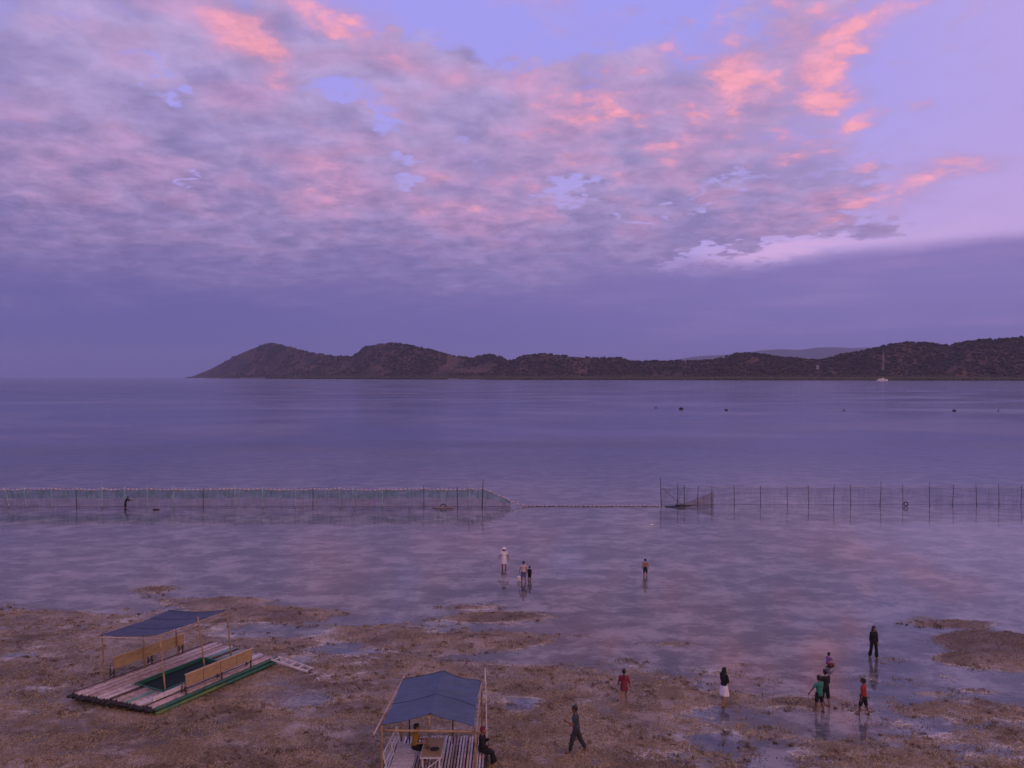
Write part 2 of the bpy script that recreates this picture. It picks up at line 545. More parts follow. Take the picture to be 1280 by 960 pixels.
def water_material():
    m, N, out = new_mat('sea_water')
    geo = N.node('ShaderNodeNewGeometry')
    p = geo.outputs['Position']
    x, y, z = N.xyz(p)[:3]
    far = N.mapr(y, 40.0, 160.0)
    # ruffled and calm bands
    band = N.noise(N.vm('MULTIPLY', p, (0.010, 0.030, 0.0)), 1.0, 5, 0.6, 0.8)
    ruff = N.mapr(band, 0.44, 0.62)
    w1 = N.noise(N.vm('MULTIPLY', p, (0.7, 1.6, 0.0)), 2.2, 3, 0.55)
    w2 = N.noise(N.vm('MULTIPLY', p, (0.25, 0.8, 0.0)), 0.55, 4, 0.6)
    vfar = N.mapr(y, 150.0, 700.0)
    h = N.m('ADD', N.m('MULTIPLY', w1, 0.45), N.m('MULTIPLY', w2, N.m('MULTIPLY_ADD', vfar, -0.75, 0.9)))
    amp = N.m('ADD', N.m('MULTIPLY', far, N.m('MULTIPLY_ADD', ruff, 0.34, 0.14)), 0.025)
    nrm = N.bump(h, amp, 0.10)
    fr = N.node('ShaderNodeFresnel')
    fr.inputs[0].default_value = 1.34
    N.put(fr.inputs[1], nrm)
    gl = N.node('ShaderNodeBsdfGlossy')
    gl.inputs[0].default_value = (0.93, 0.95, 0.98, 1)
    N.put(gl.inputs['Roughness'], N.m('MULTIPLY_ADD', N.m('MULTIPLY_ADD', ruff, 0.5, 0.5), N.m('MULTIPLY', far, 0.10), 0.07))
    N.put(gl.inputs['Normal'], nrm)
    tr = N.node('ShaderNodeBsdfTransparent')
    tr.inputs[0].default_value = (0.92, 0.93, 0.96, 1)
    df = N.node('ShaderNodeBsdfDiffuse')
    plume = N.noise(N.vm('MULTIPLY', p, (0.011, 0.016, 0.0)), 1.0, 6, 0.62, 0.6)
    N.put(df.inputs[0], N.mix(N.mapr(plume, 0.46, 0.62), (0.050, 0.060, 0.115), (0.135, 0.125, 0.165)))
    n = N.noise(N.vm('MULTIPLY', p, (0.03, 0.06, 0.0)), 1.0, 4, 0.6)
    turb = N.mapr(N.m('MULTIPLY_ADD', n, 50.0, y), 80.0, 210.0, 0.0, 0.97)
    body = N.mixs(turb, tr.outputs[0], df.outputs[0])
    # a ruffled sea hides part of its own faces at a grazing look, so it never mirrors fully
    refl = N.m('MULTIPLY', fr.outputs[0], N.m('SUBTRACT', 1.0, N.m('MULTIPLY', far, N.m('MULTIPLY_ADD', vfar, 0.14, N.m('MULTIPLY_ADD', ruff, 0.12, 0.18)))))
    N.t.links.new(N.mixs(refl, body, gl.outputs[0]), out.inputs[0])
    return m


# ------------------------------------------------------------------ ground
# bumps of weed that stand clear of the water: photo pixel, radii in metres, height
MOUNDS = [(190, 738, 1.6, .9, .10), (25, 771, 3.0, 1.0, .10), (92, 776, 3.2, .8, .08), (285, 752, 2.6, .9, .10), (352, 770, 3.6, 1.2, .12), (300, 765, 3, 1.4, .07),
          (575, 760, 2.0, .55, .09), (640, 770, 3.0, .8, .11), (600, 775, 2.2, .7, .07), (570, 803, 3.0, 1.0, .12), (482, 792, 2.0, .9, .10), (640, 800, 2.5, .9, .06), (690, 855, 3, 1.2, .09), (600, 825, 3, .7, -.05),
          (1188, 781, 3.0, .9, .16), (1240, 800, 2.6, 1.2, .17), (1265, 828, 2.2, .9, .15), (1150, 772, 1.2, .5, .08), (1215, 826, 1.4, .5, .08), (1300, 815, 4, 2.2, .2),
          (1085, 781, 1.0, .35, .07), (840, 806, 1.2, .4, .055), (1170, 757, .6, .2, .05), (1220, 866, .9, .3, .05), (1155, 869, .6, .3, .04),
          (800, 850, 1.5, .7, .06), (870, 875, 2.0, .7, .05), (1000, 880, 1.2, .5, .04), (1240, 892, 2.6, .6, .06), (900, 843, .8, .3, .05), (450, 775, 2.2, .9, -.08), (30, 822, 2.5, .8, -.07), (370, 880, 1.2, .6, -.06), (1060, 915, 1.5, .6, -.05), (430, 900, 1.5, .5, -.06), (650, 880, .8, .8, -.06), (90, 915, 1.6, .5, -.05), (910, 905, 1.6, .6, -.03)]
_dr = np.array([-1.2, -.667, -.17, 0.0, .2, .28, .4, .667, 1.2])
_db = np.array([42., 41.5, 38.5, 36.0, 33.0, 30.6, 29.4, 29.2, 29.])


def height(x, y, fine=True):
    x = np.asarray(x, float); y = np.asarray(y, float)
    D = np.maximum(y, 6.0)
    db = np.interp(x / D, _dr, _db)
    t = db - y
    h = np.where(t > 0, 0.056 * (1 - np.exp(-t / 6.0)), 0)
    off = np.maximum(-t, 0)
    h = h - np.interp(off, [0, 4, 12, 35, 60, 250, 2500, 32000], [0, .05, .115, .24, .45, 4, 22, 60])
    h = h + (fbm(x / 4.2, y / 2.6, 5, 3, .6) - 0.51) * 0.19 * np.interp(off, [0, 3, 25, 30], [1, .7, .7, .6])
    h = h + (fbm(x / 0.9, y / 0.55, 4, 9, .62) - 0.5) * 0.085
    for (mx, my, rx, ry, hh) in MOUNDS:
        gx, gy = G(mx, my)
        q = ((x - gx) / rx) ** 2 + ((y - gy) / ry) ** 2
        h = h + (1.25 if hh > 0 else .8) * hh * np.exp(-q)
    return h


def gz(x, y):
    return float(height(np.array([x]), np.array([y]))[0])


def axis(lo, hi, step, far, grow=1.35):
    a = list(np.arange(lo, hi + step * .5, step))
    s = step; v = a[-1]
    up = []
    while v < far:
        s *= grow; v += s; up.append(v)
    s = step; v = a[0]
    dn = []
    while v > -far:
        s *= grow; v -= s; dn.append(v)
    return np.array(dn[::-1] + a + up)


def grid_faces(nx, ny):
    i = np.arange(nx * ny).reshape(ny, nx)
    return np.stack([i[:-1, :-1], i[:-1, 1:], i[1:, 1:], i[1:, :-1]], -1).reshape(-1, 4)


def build_ground():
    xs = axis(-33, 33, 0.16, 33000, 1.22)
    ys = np.concatenate([axis(22, 60, 0.13, 33000, 1.12)])
    X, Y = np.meshgrid(xs, ys)
    Z = height(X, Y)
    # small relief of the weed mats
    near = (np.abs(X) < 45) & (Y > 15) & (Y < 70)
    Z = Z + np.where(near, (RNG.random(X.shape) - .5) * 0.011 * np.clip((Z + .05) / .08, .15, 1), 0)
    V = np.stack([X, Y, Z], -1).reshape(-1, 3)
    me = big_mesh('tidal_flat', V, grid_faces(len(xs), len(ys)), True)
    cover = np.clip((Z + 0.020) / 0.085, 0, 1).ravel().astype(np.float32)
    a = me.attributes.new('mat_cover', 'FLOAT', 'POINT')
    a.data.foreach_set('value', cover)
    gx, gy = G(1240, 802)
    dk = np.exp(-(((X - gx) / 5.5) ** 2 + ((Y - gy) / 3.2) ** 2) ** 2).ravel().astype(np.float32)
    me.attributes.new('dark_weed', 'FLOAT', 'POINT').data.foreach_set('value', dk)
    g = link('ground', me, flat_material())
    tag(g, kind='structure')
    xs = axis(-60, 60, 6, 33000, 1.3); ys = axis(0, 140, 6, 33000, 1.3)
    X, Y = np.meshgrid(xs, ys)
    V = np.stack([X, Y, X * 0], -1).reshape(-1, 3)
    w = link('sea_water', big_mesh('sea_water', V, grid_faces(len(xs), len(ys))), water_material())
    tag(w, kind='structure')


build_ground()


def build_seagrass():
    n = 560000
    D = 24.3 + 26 * RNG.random(n) ** 1.35
    x = (RNG.random(n) * 2 - 1) * (0.72 * D + 2)
    h = height(x, D)
    cl = fbm(x / 0.9, D / 0.6, 4, 41)
    keep = (h + 0.035 * RNG.random(n) ** 2 > 0.0) & (cl + 0.3 * RNG.random(n) > 0.56)
    x, D, h = x[keep], D[keep], h[keep]
    n = len(x)
    ang = RNG.normal(0.3, 0.9, n)
    L = 0.035 + 0.085 * RNG.random(n)
    wd = 0.004 + 0.008 * RNG.random(n)
    lift = 0.012 + 0.05 * RNG.random(n) ** 2
    # tufts that stand up a little, scattered among the flat-lying strands
    nc, nb = 4200, 14
    cy = 24.3 + 26 * RNG.random(nc) ** 1.35
    cx = (RNG.random(nc) * 2 - 1) * (0.72 * cy + 2)
    ch = height(cx, cy)
    ok = (ch > -0.02) & (fbm(cx / 2.2, cy / 1.3, 4, 52) > .47)
    cx, cy = np.repeat(cx[ok], nb), np.repeat(cy[ok], nb)
    k = len(cx)
    sp = np.repeat(0.04 + 0.16 * RNG.random(k // nb) ** 2, nb)
    tx, ty = cx + RNG.normal(0, 1, k) * sp, cy + RNG.normal(0, 1, k) * sp * .7
    x, D = np.concatenate([x, tx]), np.concatenate([D, ty])
    h = np.concatenate([h, height(tx, ty)])
    ang = np.concatenate([ang, RNG.random(k) * 6.283])
    L = np.concatenate([L, 0.06 + 0.12 * RNG.random(k)])
    wd = np.concatenate([wd, 0.007 + 0.010 * RNG.random(k)])
    lift = np.concatenate([lift, 0.03 + 0.06 * RNG.random(k)])
    tuft = np.concatenate([np.zeros(n), np.repeat(RNG.random(k // nb) ** .6, nb)])
    n = len(x)
    dx, dy = np.cos(ang), np.sin(ang)
    base = np.stack([x, D, h - 0.004], -1)
    d = np.stack([dx, dy, 0 * dx], -1)
    s = np.stack([-dy, dx, 0.5 + 0 * dx], -1)
    p0 = base - s * wd[:, None]; p1 = base + s * wd[:, None]
    mid = base + d * (L * .5)[:, None]; mid[:, 2] += lift
    p2 = mid - s * (wd * .9)[:, None]; p3 = mid + s * (wd * .9)[:, None]
    tip = base + d * L[:, None]; tip[:, 2] += lift * 0.5
    V = np.stack([p0, p1, p3, p2, tip], 1).reshape(-1, 3)
    i = np.arange(n) * 5
    F = np.concatenate([np.stack([i, i + 1, i + 2], -1), np.stack([i, i + 2, i + 3], -1), np.stack([i + 3, i + 2, i + 4], -1)])
    m, N, out = new_mat('seagrass')
    b = N.node('ShaderNodeBsdfPrincipled')
    geo = N.node('ShaderNodeNewGeometry')
    r = geo.outputs['Random Per Island']
    n1 = N.noise(geo.outputs['Position'], 0.55, 5, 0.65)
    c = N.mix(r, (0.085, 0.056, 0.024), (0.50, 0.36, 0.17))
    c = N.mix(N.mapr(n1, 0.46, 0.60, 0, .6), c, (0.20, 0.130, 0.055))
    wk = N.node('ShaderNodeAttribute', attribute_name='dark_weed')
    c = N.mix(N.m('MULTIPLY', wk.outputs['Fac'], 0.85), c, N.mix(r, (0.045, 0.028, 0.012), (0.17, 0.10, 0.045)))
    N.put(b.inputs['Base Color'], c)
    b.inputs['Roughness'].default_value = 0.6
    N.t.links.new(b.outputs[0], out.inputs[0])
    me = big_mesh('seagrass', V, F)
    gx, gy = G(1240, 802)
    dk = np.exp(-(((x - gx) / 5.5) ** 2 + ((D - gy) / 3.2) ** 2) ** 2) + np.clip((fbm(x / 1.7, D / 1.0, 4, 63) - .55) * 7, 0, 1) * .8 + tuft
    me.attributes.new('dark_weed', 'FLOAT', 'POINT').data.foreach_set('value', np.repeat(np.clip(dk, 0, 1), 5).astype(np.float32))
    o = link('seagrass', me, m)
    tag(o, 'brown seagrass strewn over the wet exposed tidal flat', 'seagrass', kind='stuff')


build_seagrass()

# ------------------------------------------------------------------ hills
RIDGE = [(232, 471.4), (240, 470.5), (262, 462), (285, 450), (305, 440), (325, 432), (338, 429.5), (350, 431), (365, 434), (380, 439), (400, 443), (420, 446), (440, 446), (450, 438), (462, 432), (480, 429.5), (495, 430), (515, 433), (535, 437), (550, 441), (570, 446), (590, 448.5), (600, 445.5), (612, 444), (625, 447), (640, 452), (650, 447), (665, 443.5), (680, 443), (700, 445), (720, 446), (735, 447.5), (755, 448), (775, 448), (787, 452), (800, 453), (830, 451), (860, 452), (890, 451), (905, 447), (920, 443), (935, 441.5), (950, 443), (975, 446.5), (1000, 449), (1025, 451), (1050, 444), (1075, 440), (1100, 434), (1120, 429.5), (1140, 428), (1165, 430), (1185, 432), (1205, 428), (1225, 425.5), (1250, 424.5), (1280, 422), (1400, 418), (1600, 425), (1900, 440)]
SHORE = [(232, 9300), (260, 8300), (300, 7000), (360, 5800), (500, 4500), (640, 3800), (900, 3250), (1280, 2900), (1900, 2700)]


def ridge_at(px, D):
    yt = np.interp(px, [a for a, b in RIDGE], [b for a, b in RIDGE])
    return HCAM + (HY - yt) / FPX * D


def land_height(px, t):
    """px = bearing column, t = 0 at the shore .. 1 behind the ridge; returns x, y, z"""
    D0 = np.interp(px, [a for a, b in SHORE], [b for a, b in SHORE])
    depth = 0.42 * D0
    D = D0 + depth * t
    tr = 0.42
    zr = np.maximum(ridge_at(px, D0 + depth * tr), 0)
    x = (px - 640) / FPX * D
    s = np.clip(t / tr, 0, 1)
    spur = fbm(x / 330.0, D / 700.0, 4, 21)
    prof = 0.10 * np.clip(s / 0.15, 0, 1) + 0.90 * np.clip((s - 0.12) / 0.88, 0, 1) ** (1.1 + 1.5 * spur)
    back = np.clip((t - tr) / (1 - tr), 0, 1)
    z = zr * np.where(t <= tr, prof, 1 - back ** 1.5 * 1.05)
    # gullies and knolls, kept off the crest so that the skyline stays
    off = np.clip(np.abs(t - tr) / 0.2, 0, 1)
    z = z + zr * off * np.clip(s * 4, 0, 1) * (fbm(x / 240.0, D / 300.0, 5, 5) - 0.55) * 0.55
    z = np.where(t <= 0.004, -6, np.maximum(z, -6 + 10 * np.clip(t * 40, 0, 1)))
    return x, D, z


def build_hills():
    px = np.arange(232, 1900, 1.6)
    t = np.concatenate([np.linspace(0, .06, 8), np.linspace(.075, .5, 46), np.linspace(.54, 1, 12)])
    PX, T = np.meshgrid(px, t)
    x, y, z = land_height(PX, T)
    V = np.stack([x, y, z], -1).reshape(-1, 3)
    m, N, out = new_mat('hillside')
    b = N.node('ShaderNodeBsdfPrincipled')
    geo = N.node('ShaderNodeNewGeometry')
    p = geo.outputs['Position']
    n1 = N.noise(N.vm('MULTIPLY', p, (1, .5, 1.6)), 0.006, 7, 0.65, .5)
    n2 = N.noise(N.vm('MULTIPLY', p, (1, .4, 1.0)), 0.03, 5, 0.7)
    c = N.mix(N.mapr(n1, 0.40, 0.60), (0.040, 0.032, 0.018), (0.125, 0.070, 0.044))
    c = N.mix(N.mapr(n2, 0.50, 0.66, 0, .8), c, (0.020, 0.021, 0.014))
    c = N.mix(N.mapr(n2, 0.44, 0.34, 0, .6), c, (0.13, 0.085, 0.06))
    N.put(b.inputs['Base Color'], c)
    b.inputs['Roughness'].default_value = 0.95
    b.inputs['Specular IOR Level'].default_value = 0.1
    N.put(b.inputs['Normal'], N.bump(n2, 1.0, 14.0))
    N.t.links.new(b.outputs[0], out.inputs[0])
    tag(link('hills', big_mesh('hills', V, grid_faces(len(px), len(t)), True), m), kind='structure')

    # the wood on them: crowns set over slopes and shore
    n = 34000
    cx = 262 + (1420 - 262) * RNG.random(n)
    k = RNG.random(n)
    tt = np.where(k < .30, 0.004 + .035 * RNG.random(n), 0.03 + .43 * RNG.random(n) ** 1.2)
    X, Y, Zt = land_height(cx, tt)
    dens = fbm(X / 190.0, Y / 260.0, 4, 77)
    right = np.clip((cx - 600) / 500, 0, 1)
    keep = (k < .30) | (dens + .16 * right + .26 * RNG.random(n) > 0.64)
    X, Y, Zt, cx, k = X[keep], Y[keep], Zt[keep], cx[keep], k[keep]
    n = len(X)
    bm = bmesh.new()
    bmesh.ops.create_icosphere(bm, subdivisions=1, radius=1)
    iv = np.array([v.co[:] for v in bm.verts]); fi = np.array([[v.index for v in f.verts] for f in bm.faces])
    bm.free()
    r = (2.6 + 4.6 * RNG.random(n) ** 1.8) * np.clip(Y / 3600, .8, 1.5)
    jit = 0.72 + 0.56 * RNG.random((n, len(iv)))
    Vc = iv[None] * jit[..., None] * r[:, None, None] * np.array([1.25, 1.25, .95])
    Vc = Vc + np.stack([X, Y, Zt + r * .55], -1)[:, None]
    Fc = (fi[None] + (np.arange(n) * len(iv))[:, None, None]).reshape(-1, 3)
    m2, N, out = new_mat('far_foliage')
    b = N.node('ShaderNodeBsdfPrincipled')
    geo = N.node('ShaderNodeNewGeometry')
    rr = geo.outputs['Random Per Island']
    c = N.mix(rr, (0.026, 0.022, 0.011), (0.066, 0.050, 0.024))
    zz = N.xyz(geo.outputs['Position'])[2]
    c = N.mix(N.mapr(N.m('MULTIPLY_ADD', rr, 14.0, zz), 30.0, 14.0, 0, .75), c, (0.105, 0.098, 0.042))
    N.put(b.inputs['Base Color'], c)
    b.inputs['Roughness'].default_value = 0.9
    b.inputs['Specular IOR Level'].default_value = 0.1
    N.t.links.new(b.outputs[0], out.inputs[0])
    tag(link('hillside_wood', big_mesh('hillside_wood', Vc.reshape(-1, 3), Fc), m2), 'scrubby wood and mangrove over the far hills and shore', 'wood', kind='stuff')

    # blue mountains beyond
    far = [(780, 458), (840, 450.5), (870, 445.5), (900, 444), (930, 441), (950, 438), (975, 436.5), (1000, 437.5), (1020, 434.5), (1045, 434), (1065, 435.5), (1090, 434), (1110, 433.5), (1140, 438), (1200, 436), (1300, 430), (1500, 436), (1700, 455)]
    px = np.arange(780, 1700, 3.0); t = np.linspace(0, 1, 19)
    PX, T = np.meshgrid(px, t)
    D = 19500 + 5000 * T
    zr = HCAM + (HY - np.interp(PX, [a for a, b in far], [b for a, b in far])) / FPX * 22000
    x = (PX - 640) / FPX * D
    z = zr * (1 - np.abs(T - .5) * 2) ** .7 * (1 + (fbm(x / 900., D / 900., 4, 8) - .5) * .4 * np.abs(T - .5) * 2)
    z = np.where(np.abs(T - .5) > .49, -20, z)
    m3 = pmat('far_mountain', (0.075, 0.07, 0.045), (0.045, 0.045, 0.03), 0.0015, 0.95, spec=.1)
    tag(link('far_mountains', big_mesh('far_mountains', np.stack([x, D, z], -1).reshape(-1, 3), grid_faces(len(px), len(t)), True), m3), kind='structure')


build_hills()


def build_beach():
    m = pmat('pale_beach', (0.42, 0.36, 0.33), (0.25, 0.21, 0.19), 0.05, 0.9)
    for a, b in ((247, 279), (300, 333), (560, 600)):
        px = np.arange(a, b, 1.0)
        rows = []
        wob = 0.5 + fbm(px / 4.0, px * 0, 3, 5)
        for t in (0.0042, 0.006, 0.009, 0.013):
            x, y, z = land_height(px, 0.0042 + (t - 0.0042) * wob)
            rows.append(np.stack([x, y - 22, np.maximum(z, 0) * .9 + .4], -1))
        tag(link('beach', big_mesh('beach', np.array(rows).reshape(-1, 3), grid_faces(len(px), 4), True), m), kind='structure')


build_beach()


def build_haze():
    mb = MB().box((0, 0, 450), (72000, 72000, 1050))
    for i, v in enumerate(mb.v):
        mb.v[i] = (v[0], v[1], -68.0 if v[2] < 0 else 1150.0)
    m, N, out = new_mat('haze')
    pv = N.node('ShaderNodeVolumePrincipled')
    pv.inputs['Color'].default_value = (0.60, 0.68, 0.98, 1)
    pv.inputs['Density'].default_value = 3.4e-5
    pv.inputs['Anisotropy'].default_value = 0.0
    N.t.links.new(pv.outputs[0], out.inputs['Volume'])
    o = mb.build('haze', m)
    tag(o, 'thin evening haze over the bay and hills', 'haze', kind='stuff')


build_haze()
#OBJECTS#

# ------------------------------------------------------------------ object materials
bamboo_pale = pmat('weathered_bamboo', (0.44, 0.33, 0.30), (0.27, 0.20, 0.185), 5.0, 0.7, 0.3, (1, 1, 1), 0.28)
bamboo_tan = pmat('tan_bamboo', (0.36, 0.24, 0.13), (0.25, 0.16, 0.09), 6.0, 0.65, 0.2, (1, 1, 1), 0.2)
bamboo_dark = pmat('wet_dark_bamboo', (0.035, 0.032, 0.032), (0.018, 0.017, 0.018), 6.0, 0.6, 0.3, (1, 1, 1), 0.3)
green_paint = pmat('green_paint', (0.028, 0.165, 0.118), (0.05, 0.12, 0.08), 4.0, 0.55, 0.2, (1, 1, 1), 0.2)
green_lime = pmat('green_bamboo', (0.14, 0.19, 0.05), (0.07, 0.16, 0.09), 2.0, 0.6, 0.2, (1, 1, 1), 0.15)
teal_worn = pmat('worn_teal_paint', (0.12, 0.29, 0.25), (0.24, 0.27, 0.25), 5.0, 0.65, 0.2, (1, 1, 1), 0.2)
plywood = pmat('plywood', (0.41, 0.285, 0.155), (0.31, 0.21, 0.115), 3.0, 0.6, 0.1, (1, 1, 4), 0.08)
plywood_edge = pmat('plywood_edge', (0.50, 0.36, 0.24), (0.40, 0.28, 0.18), 6.0, 0.7)
white_wood = pmat('whitewashed_wood', (0.60, 0.55, 0.54), (0.42, 0.38, 0.38), 9.0, 0.7, 0.2, (1, 1, 1), 0.12)
dark_wood = pmat('dark_wood', (0.10, 0.07, 0.055), (0.06, 0.04, 0.035), 8.0, 0.75, 0.2)
net_green_mat = pmat('green_netting_floor', (0.012, 0.032, 0.026), (0.006, 0.018, 0.016), 14.0, 0.8)
black_rubber = pmat('black_rubber', (0.018, 0.018, 0.02), (0.03, 0.028, 0.03), 10.0, 0.6)
white_plastic = pmat('white_plastic', (0.78, 0.77, 0.75), (0.6, 0.58, 0.56), 12.0, 0.45)
rope_mat = pmat('pale_rope', (0.52, 0.44, 0.40), (0.36, 0.30, 0.27), 20.0, 0.85)


def tarp_mat(name, c1, c2):
    m, N, out = new_mat(name)
    b = N.node('ShaderNodeBsdfPrincipled')
    tc = N.node('ShaderNodeTexCoord')
    n = N.noise(tc.outputs['Object'], 2.2, 5, 0.55)
    n2 = N.noise(N.vm('MULTIPLY', tc.outputs['Object'], (1, 5, 1)), 3.0, 3, 0.5)
    N.put(b.inputs['Base Color'], N.mix(N.mapr(n, 0.35, 0.65), c1, c2))
    b.inputs['Roughness'].default_value = 0.5
    N.put(b.inputs['Normal'], N.bump(n2, 0.9, 0.08))
    N.t.links.new(b.outputs[0], out.inputs[0])
    return m


tarp_blue = tarp_mat('navy_tarpaulin', (0.034, 0.042, 0.078), (0.023, 0.030, 0.058))
tarp_slate = tarp_mat('slate_blue_tarpaulin', (0.058, 0.086, 0.130), (0.044, 0.066, 0.104))

seam_mat = pmat('tarpaulin_seam', (0.034, 0.044, 0.068), (0.026, 0.034, 0.054), 5, .7)


def pole(a, b, r, n=8, bamboo=True, bend=0.0, taper=0.9):
    """a bamboo pole with its knuckles, as a mesh builder"""
    a, b = Vector(a), Vector(b)
    L = (b - a).length
    k = max(2, int(L / 0.45)) if bamboo else 2
    pts, rs = [], []
    side = Vector((random.uniform(-1, 1), random.uniform(-1, 1), random.uniform(-.4, .4))) * bend
    for i in range(k + 1):
        f = i / k
        p = a.lerp(b, f) + side * math.sin(math.pi * f)
        rr = r * (1 + (taper - 1) * f)
        if bamboo and 0 < i < k:
            d = (b - a).normalized() * 0.012
            pts += [p - d, p, p + d]; rs += [rr, rr * 1.13, rr]
        else:
            pts.append(p); rs.append(rr)
    return MB().tube(pts, rs, n)


# ------------------------------------------------------------------ the raft with the well (left)
P2 = Vector((*G(195, 897, .05), 0)); P3 = Vector((*G(347, 829, .1), 0))
RU = (P3 - P2).normalized()
RAFT_ANG = math.atan2(RU.y, RU.x)


def raft_with_well():
    z0 = gz(P2.x - 1, P2.y + 3) - 0.01
    T = empty('bamboo_raft', (P2.x, P2.y, z0), RAFT_ANG)        # local x runs along the raft, y across it
    tag(T, 'weathered bamboo raft with green edge, open well and navy tarpaulin roof, aground', 'raft')
    rnd = random.Random(3)
    L, W = 6.15, 4.38

    def u0(v):      # slightly skewed near end
        return -0.17 * v
    # dark wet floats under the deck
    v = 0.16
    while v < W:
        r = 0.05 + rnd.random() * .016
        pole((u0(v) + .12 - rnd.random() * .2, v, .11), (L - .15, v + rnd.uniform(-.05, .05), .11), r, 9).build('float_pole', bamboo_dark, T, True)
        v += r * 2 + 0.012
    v = 0.2
    while v < W:
        r = 0.040 + rnd.random() * .018
        pole((u0(v) - .04 - rnd.random() * .2, v, .225), (0.55, v + rnd.uniform(-.04, .04), .225), r, 8).build('float_pole_stub', bamboo_dark, T, True)
        v += r * 2 + 0.02
    for u in (.35, 1.0, 4.55, 5.3, 5.9):
        pole((u + (u0(0)), .02, .245), (u + u0(W) * (1 - u / L), W - .05, .245), .045, 8).build('cross_pole', bamboo_dark, T, True)
    # deck poles; those that meet the well are cut by it
    zt = 0.35
    well = (1.08, 4.42, 1.16, 2.86)
    v = 0.24
    i = 0
    mats = {}
    while v < W - .03:
        r = 0.043 + rnd.random() * .012
        mat = bamboo_pale
        if rnd.random() < .16: mat = white_wood
        elif rnd.random() < .15: mat = dark_wood
        segs = [(u0(v) + rnd.uniform(0, .12), L - rnd.uniform(.0, .25))]
        if well[2] - .03 < v < well[3] + .03:
            segs = [(u0(v) + rnd.uniform(0, .12), well[0] - rnd.uniform(0, .05)), (well[1] + rnd.uniform(0, .05), L - rnd.uniform(0, .2))]
        for si, (a, b) in enumerate(segs):
            m2 = mat
            if 1.35 < v < 1.68 and si == 0: m2 = teal_worn
            if 2.45 < v < 2.95 and si == 1: m2 = teal_worn
            if 1.9 < v < 2.1 and si == 1: m2 = teal_worn
            if well[3] < v < well[3] + .22: m2 = white_wood
            if .75 < v < .95: m2 = white_wood
            pole((a, v, zt - r + rnd.uniform(-.014, .012)), (b, v + rnd.uniform(-.02, .02), zt - r + rnd.uniform(-.014, .012)), r, 8, True, .008).build('deck_pole', m2, T, True)
        v += r * 2 + 0.016
        i += 1
    # green edge of the near long side: painted poles, one above the other
    for (a, b, z, r, m) in ((-.02, 3.2, .095, .085, green_lime), (3.1, L + .1, .10, .085, green_paint), (-.05, 2.2, .25, .075, green_paint), (2.1, L + .12, .255, .07, green_paint)):
        pole((a, .06, z), (b, .05, z + .01), r, 10).build('edge_pole', m, T, True)
    pole((0.0, W + .05, .12), (L, W + .03, .12), .08, 8).build('edge_pole', bamboo_dark, T, True)
    # frame and floor of the well
    for (a, b) in (((well[0], well[2], .27), (well[1], well[2], .27)), ((well[0], well[3], .27), (well[1], well[3], .27)), ((well[0], well[2], .27), (well[0], well[3], .27)), ((well[1], well[2], .27), (well[1], well[3], .27))):
        MB().bar(a, b, .05, .20).build('well_frame', green_paint, T)
    nx, ny = 24, 14
    g = MB()
    vs = []
    for j in range(ny + 1):
        for k in range(nx + 1):
            fx, fy = k / nx, j / ny
            vs.append((well[0] + (well[1] - well[0]) * fx, well[2] + (well[3] - well[2]) * fy, .215 - .02 * math.sin(fx * 3.1) * math.sin(fy * 3.1) + rnd.uniform(-.006, .006)))
    g.add(vs, [(j * (nx + 1) + k, j * (nx + 1) + k + 1, (j + 1) * (nx + 1) + k + 1, (j + 1) * (nx + 1) + k) for j in range(ny) for k in range(nx)])
    g.build('well_net', net_green_mat, T, True)
    # roof posts
    posts = [((1.18, 1.10, .3), (1.02, 1.22, 2.55)), ((3.22, 1.22, .3), (3.0, 1.42, 2.78)), ((4.6, 1.20, .3), (4.55, 1.45, 2.58)),
             ((.52, 4.02, .3), (.30, 3.86, 2.40)), ((2.4, 4.06, .3), (2.2, 3.95, 2.42)), ((4.1, 4.06, .3), (3.85, 4.08, 2.42))]
    for a, b in posts:
        pole(a, b, .032, 8, True, .01).build('roof_post', bamboo_tan, T, True)
    pole((.72, 1.30, 2.53), (4.75, 1.40, 2.58), .032, 8).build('roof_rail', bamboo_pale, T, True)
    pole((.1, 4.02, 2.36), (4.0, 4.12, 2.40), .03, 8).build('roof_rail', bamboo_pale, T, True)
    pole((-.05, 4.15, 2.37), (.95, 1.2, 2.50), .022, 8).build('roof_rail', bamboo_pale, T, True)
    # tarpaulin, sagging between the rails
    A, B, Cc, Dd = Vector((.22, 3.90, 2.40)), Vector((3.75, 4.22, 2.43)), Vector((4.68, 1.52, 2.61)), Vector((1.05, 1.38, 2.57))
    nx, ny = 40, 26
    vs = []
    for j in range(ny + 1):
        for k in range(nx + 1):
            fx, fy = k / nx, j / ny
            p = A.lerp(B, fx).lerp(Dd.lerp(Cc, fx), fy)
            sag = -.13 * math.sin(math.pi * fy) * (0.7 + .3 * math.sin(fx * 9)) - .05 * math.sin(math.pi * fx) + .022 * math.sin(fx * 26 + fy * 3.0) * math.sin(math.pi * fy)
            e = .05 * math.sin(math.pi * fy) * (1 if k == 0 else (-1 if k == nx else 0))
            vs.append((p.x + e, p.y, p.z + sag + .03))
    MB().add(vs, [(j * (nx + 1) + k, j * (nx + 1) + k + 1, (j + 1) * (nx + 1) + k + 1, (j + 1) * (nx + 1) + k) for j in range(ny) for k in range(nx)]).build('tarpaulin', tarp_blue, T, True)
    for kk in (0, 14, 28, nx):
        MB().tube([Vector(vs[j * (nx + 1) + kk]) + Vector((0, 0, .005)) for j in range(ny + 1)], .007, 5).build('seam', seam_mat, T, True)
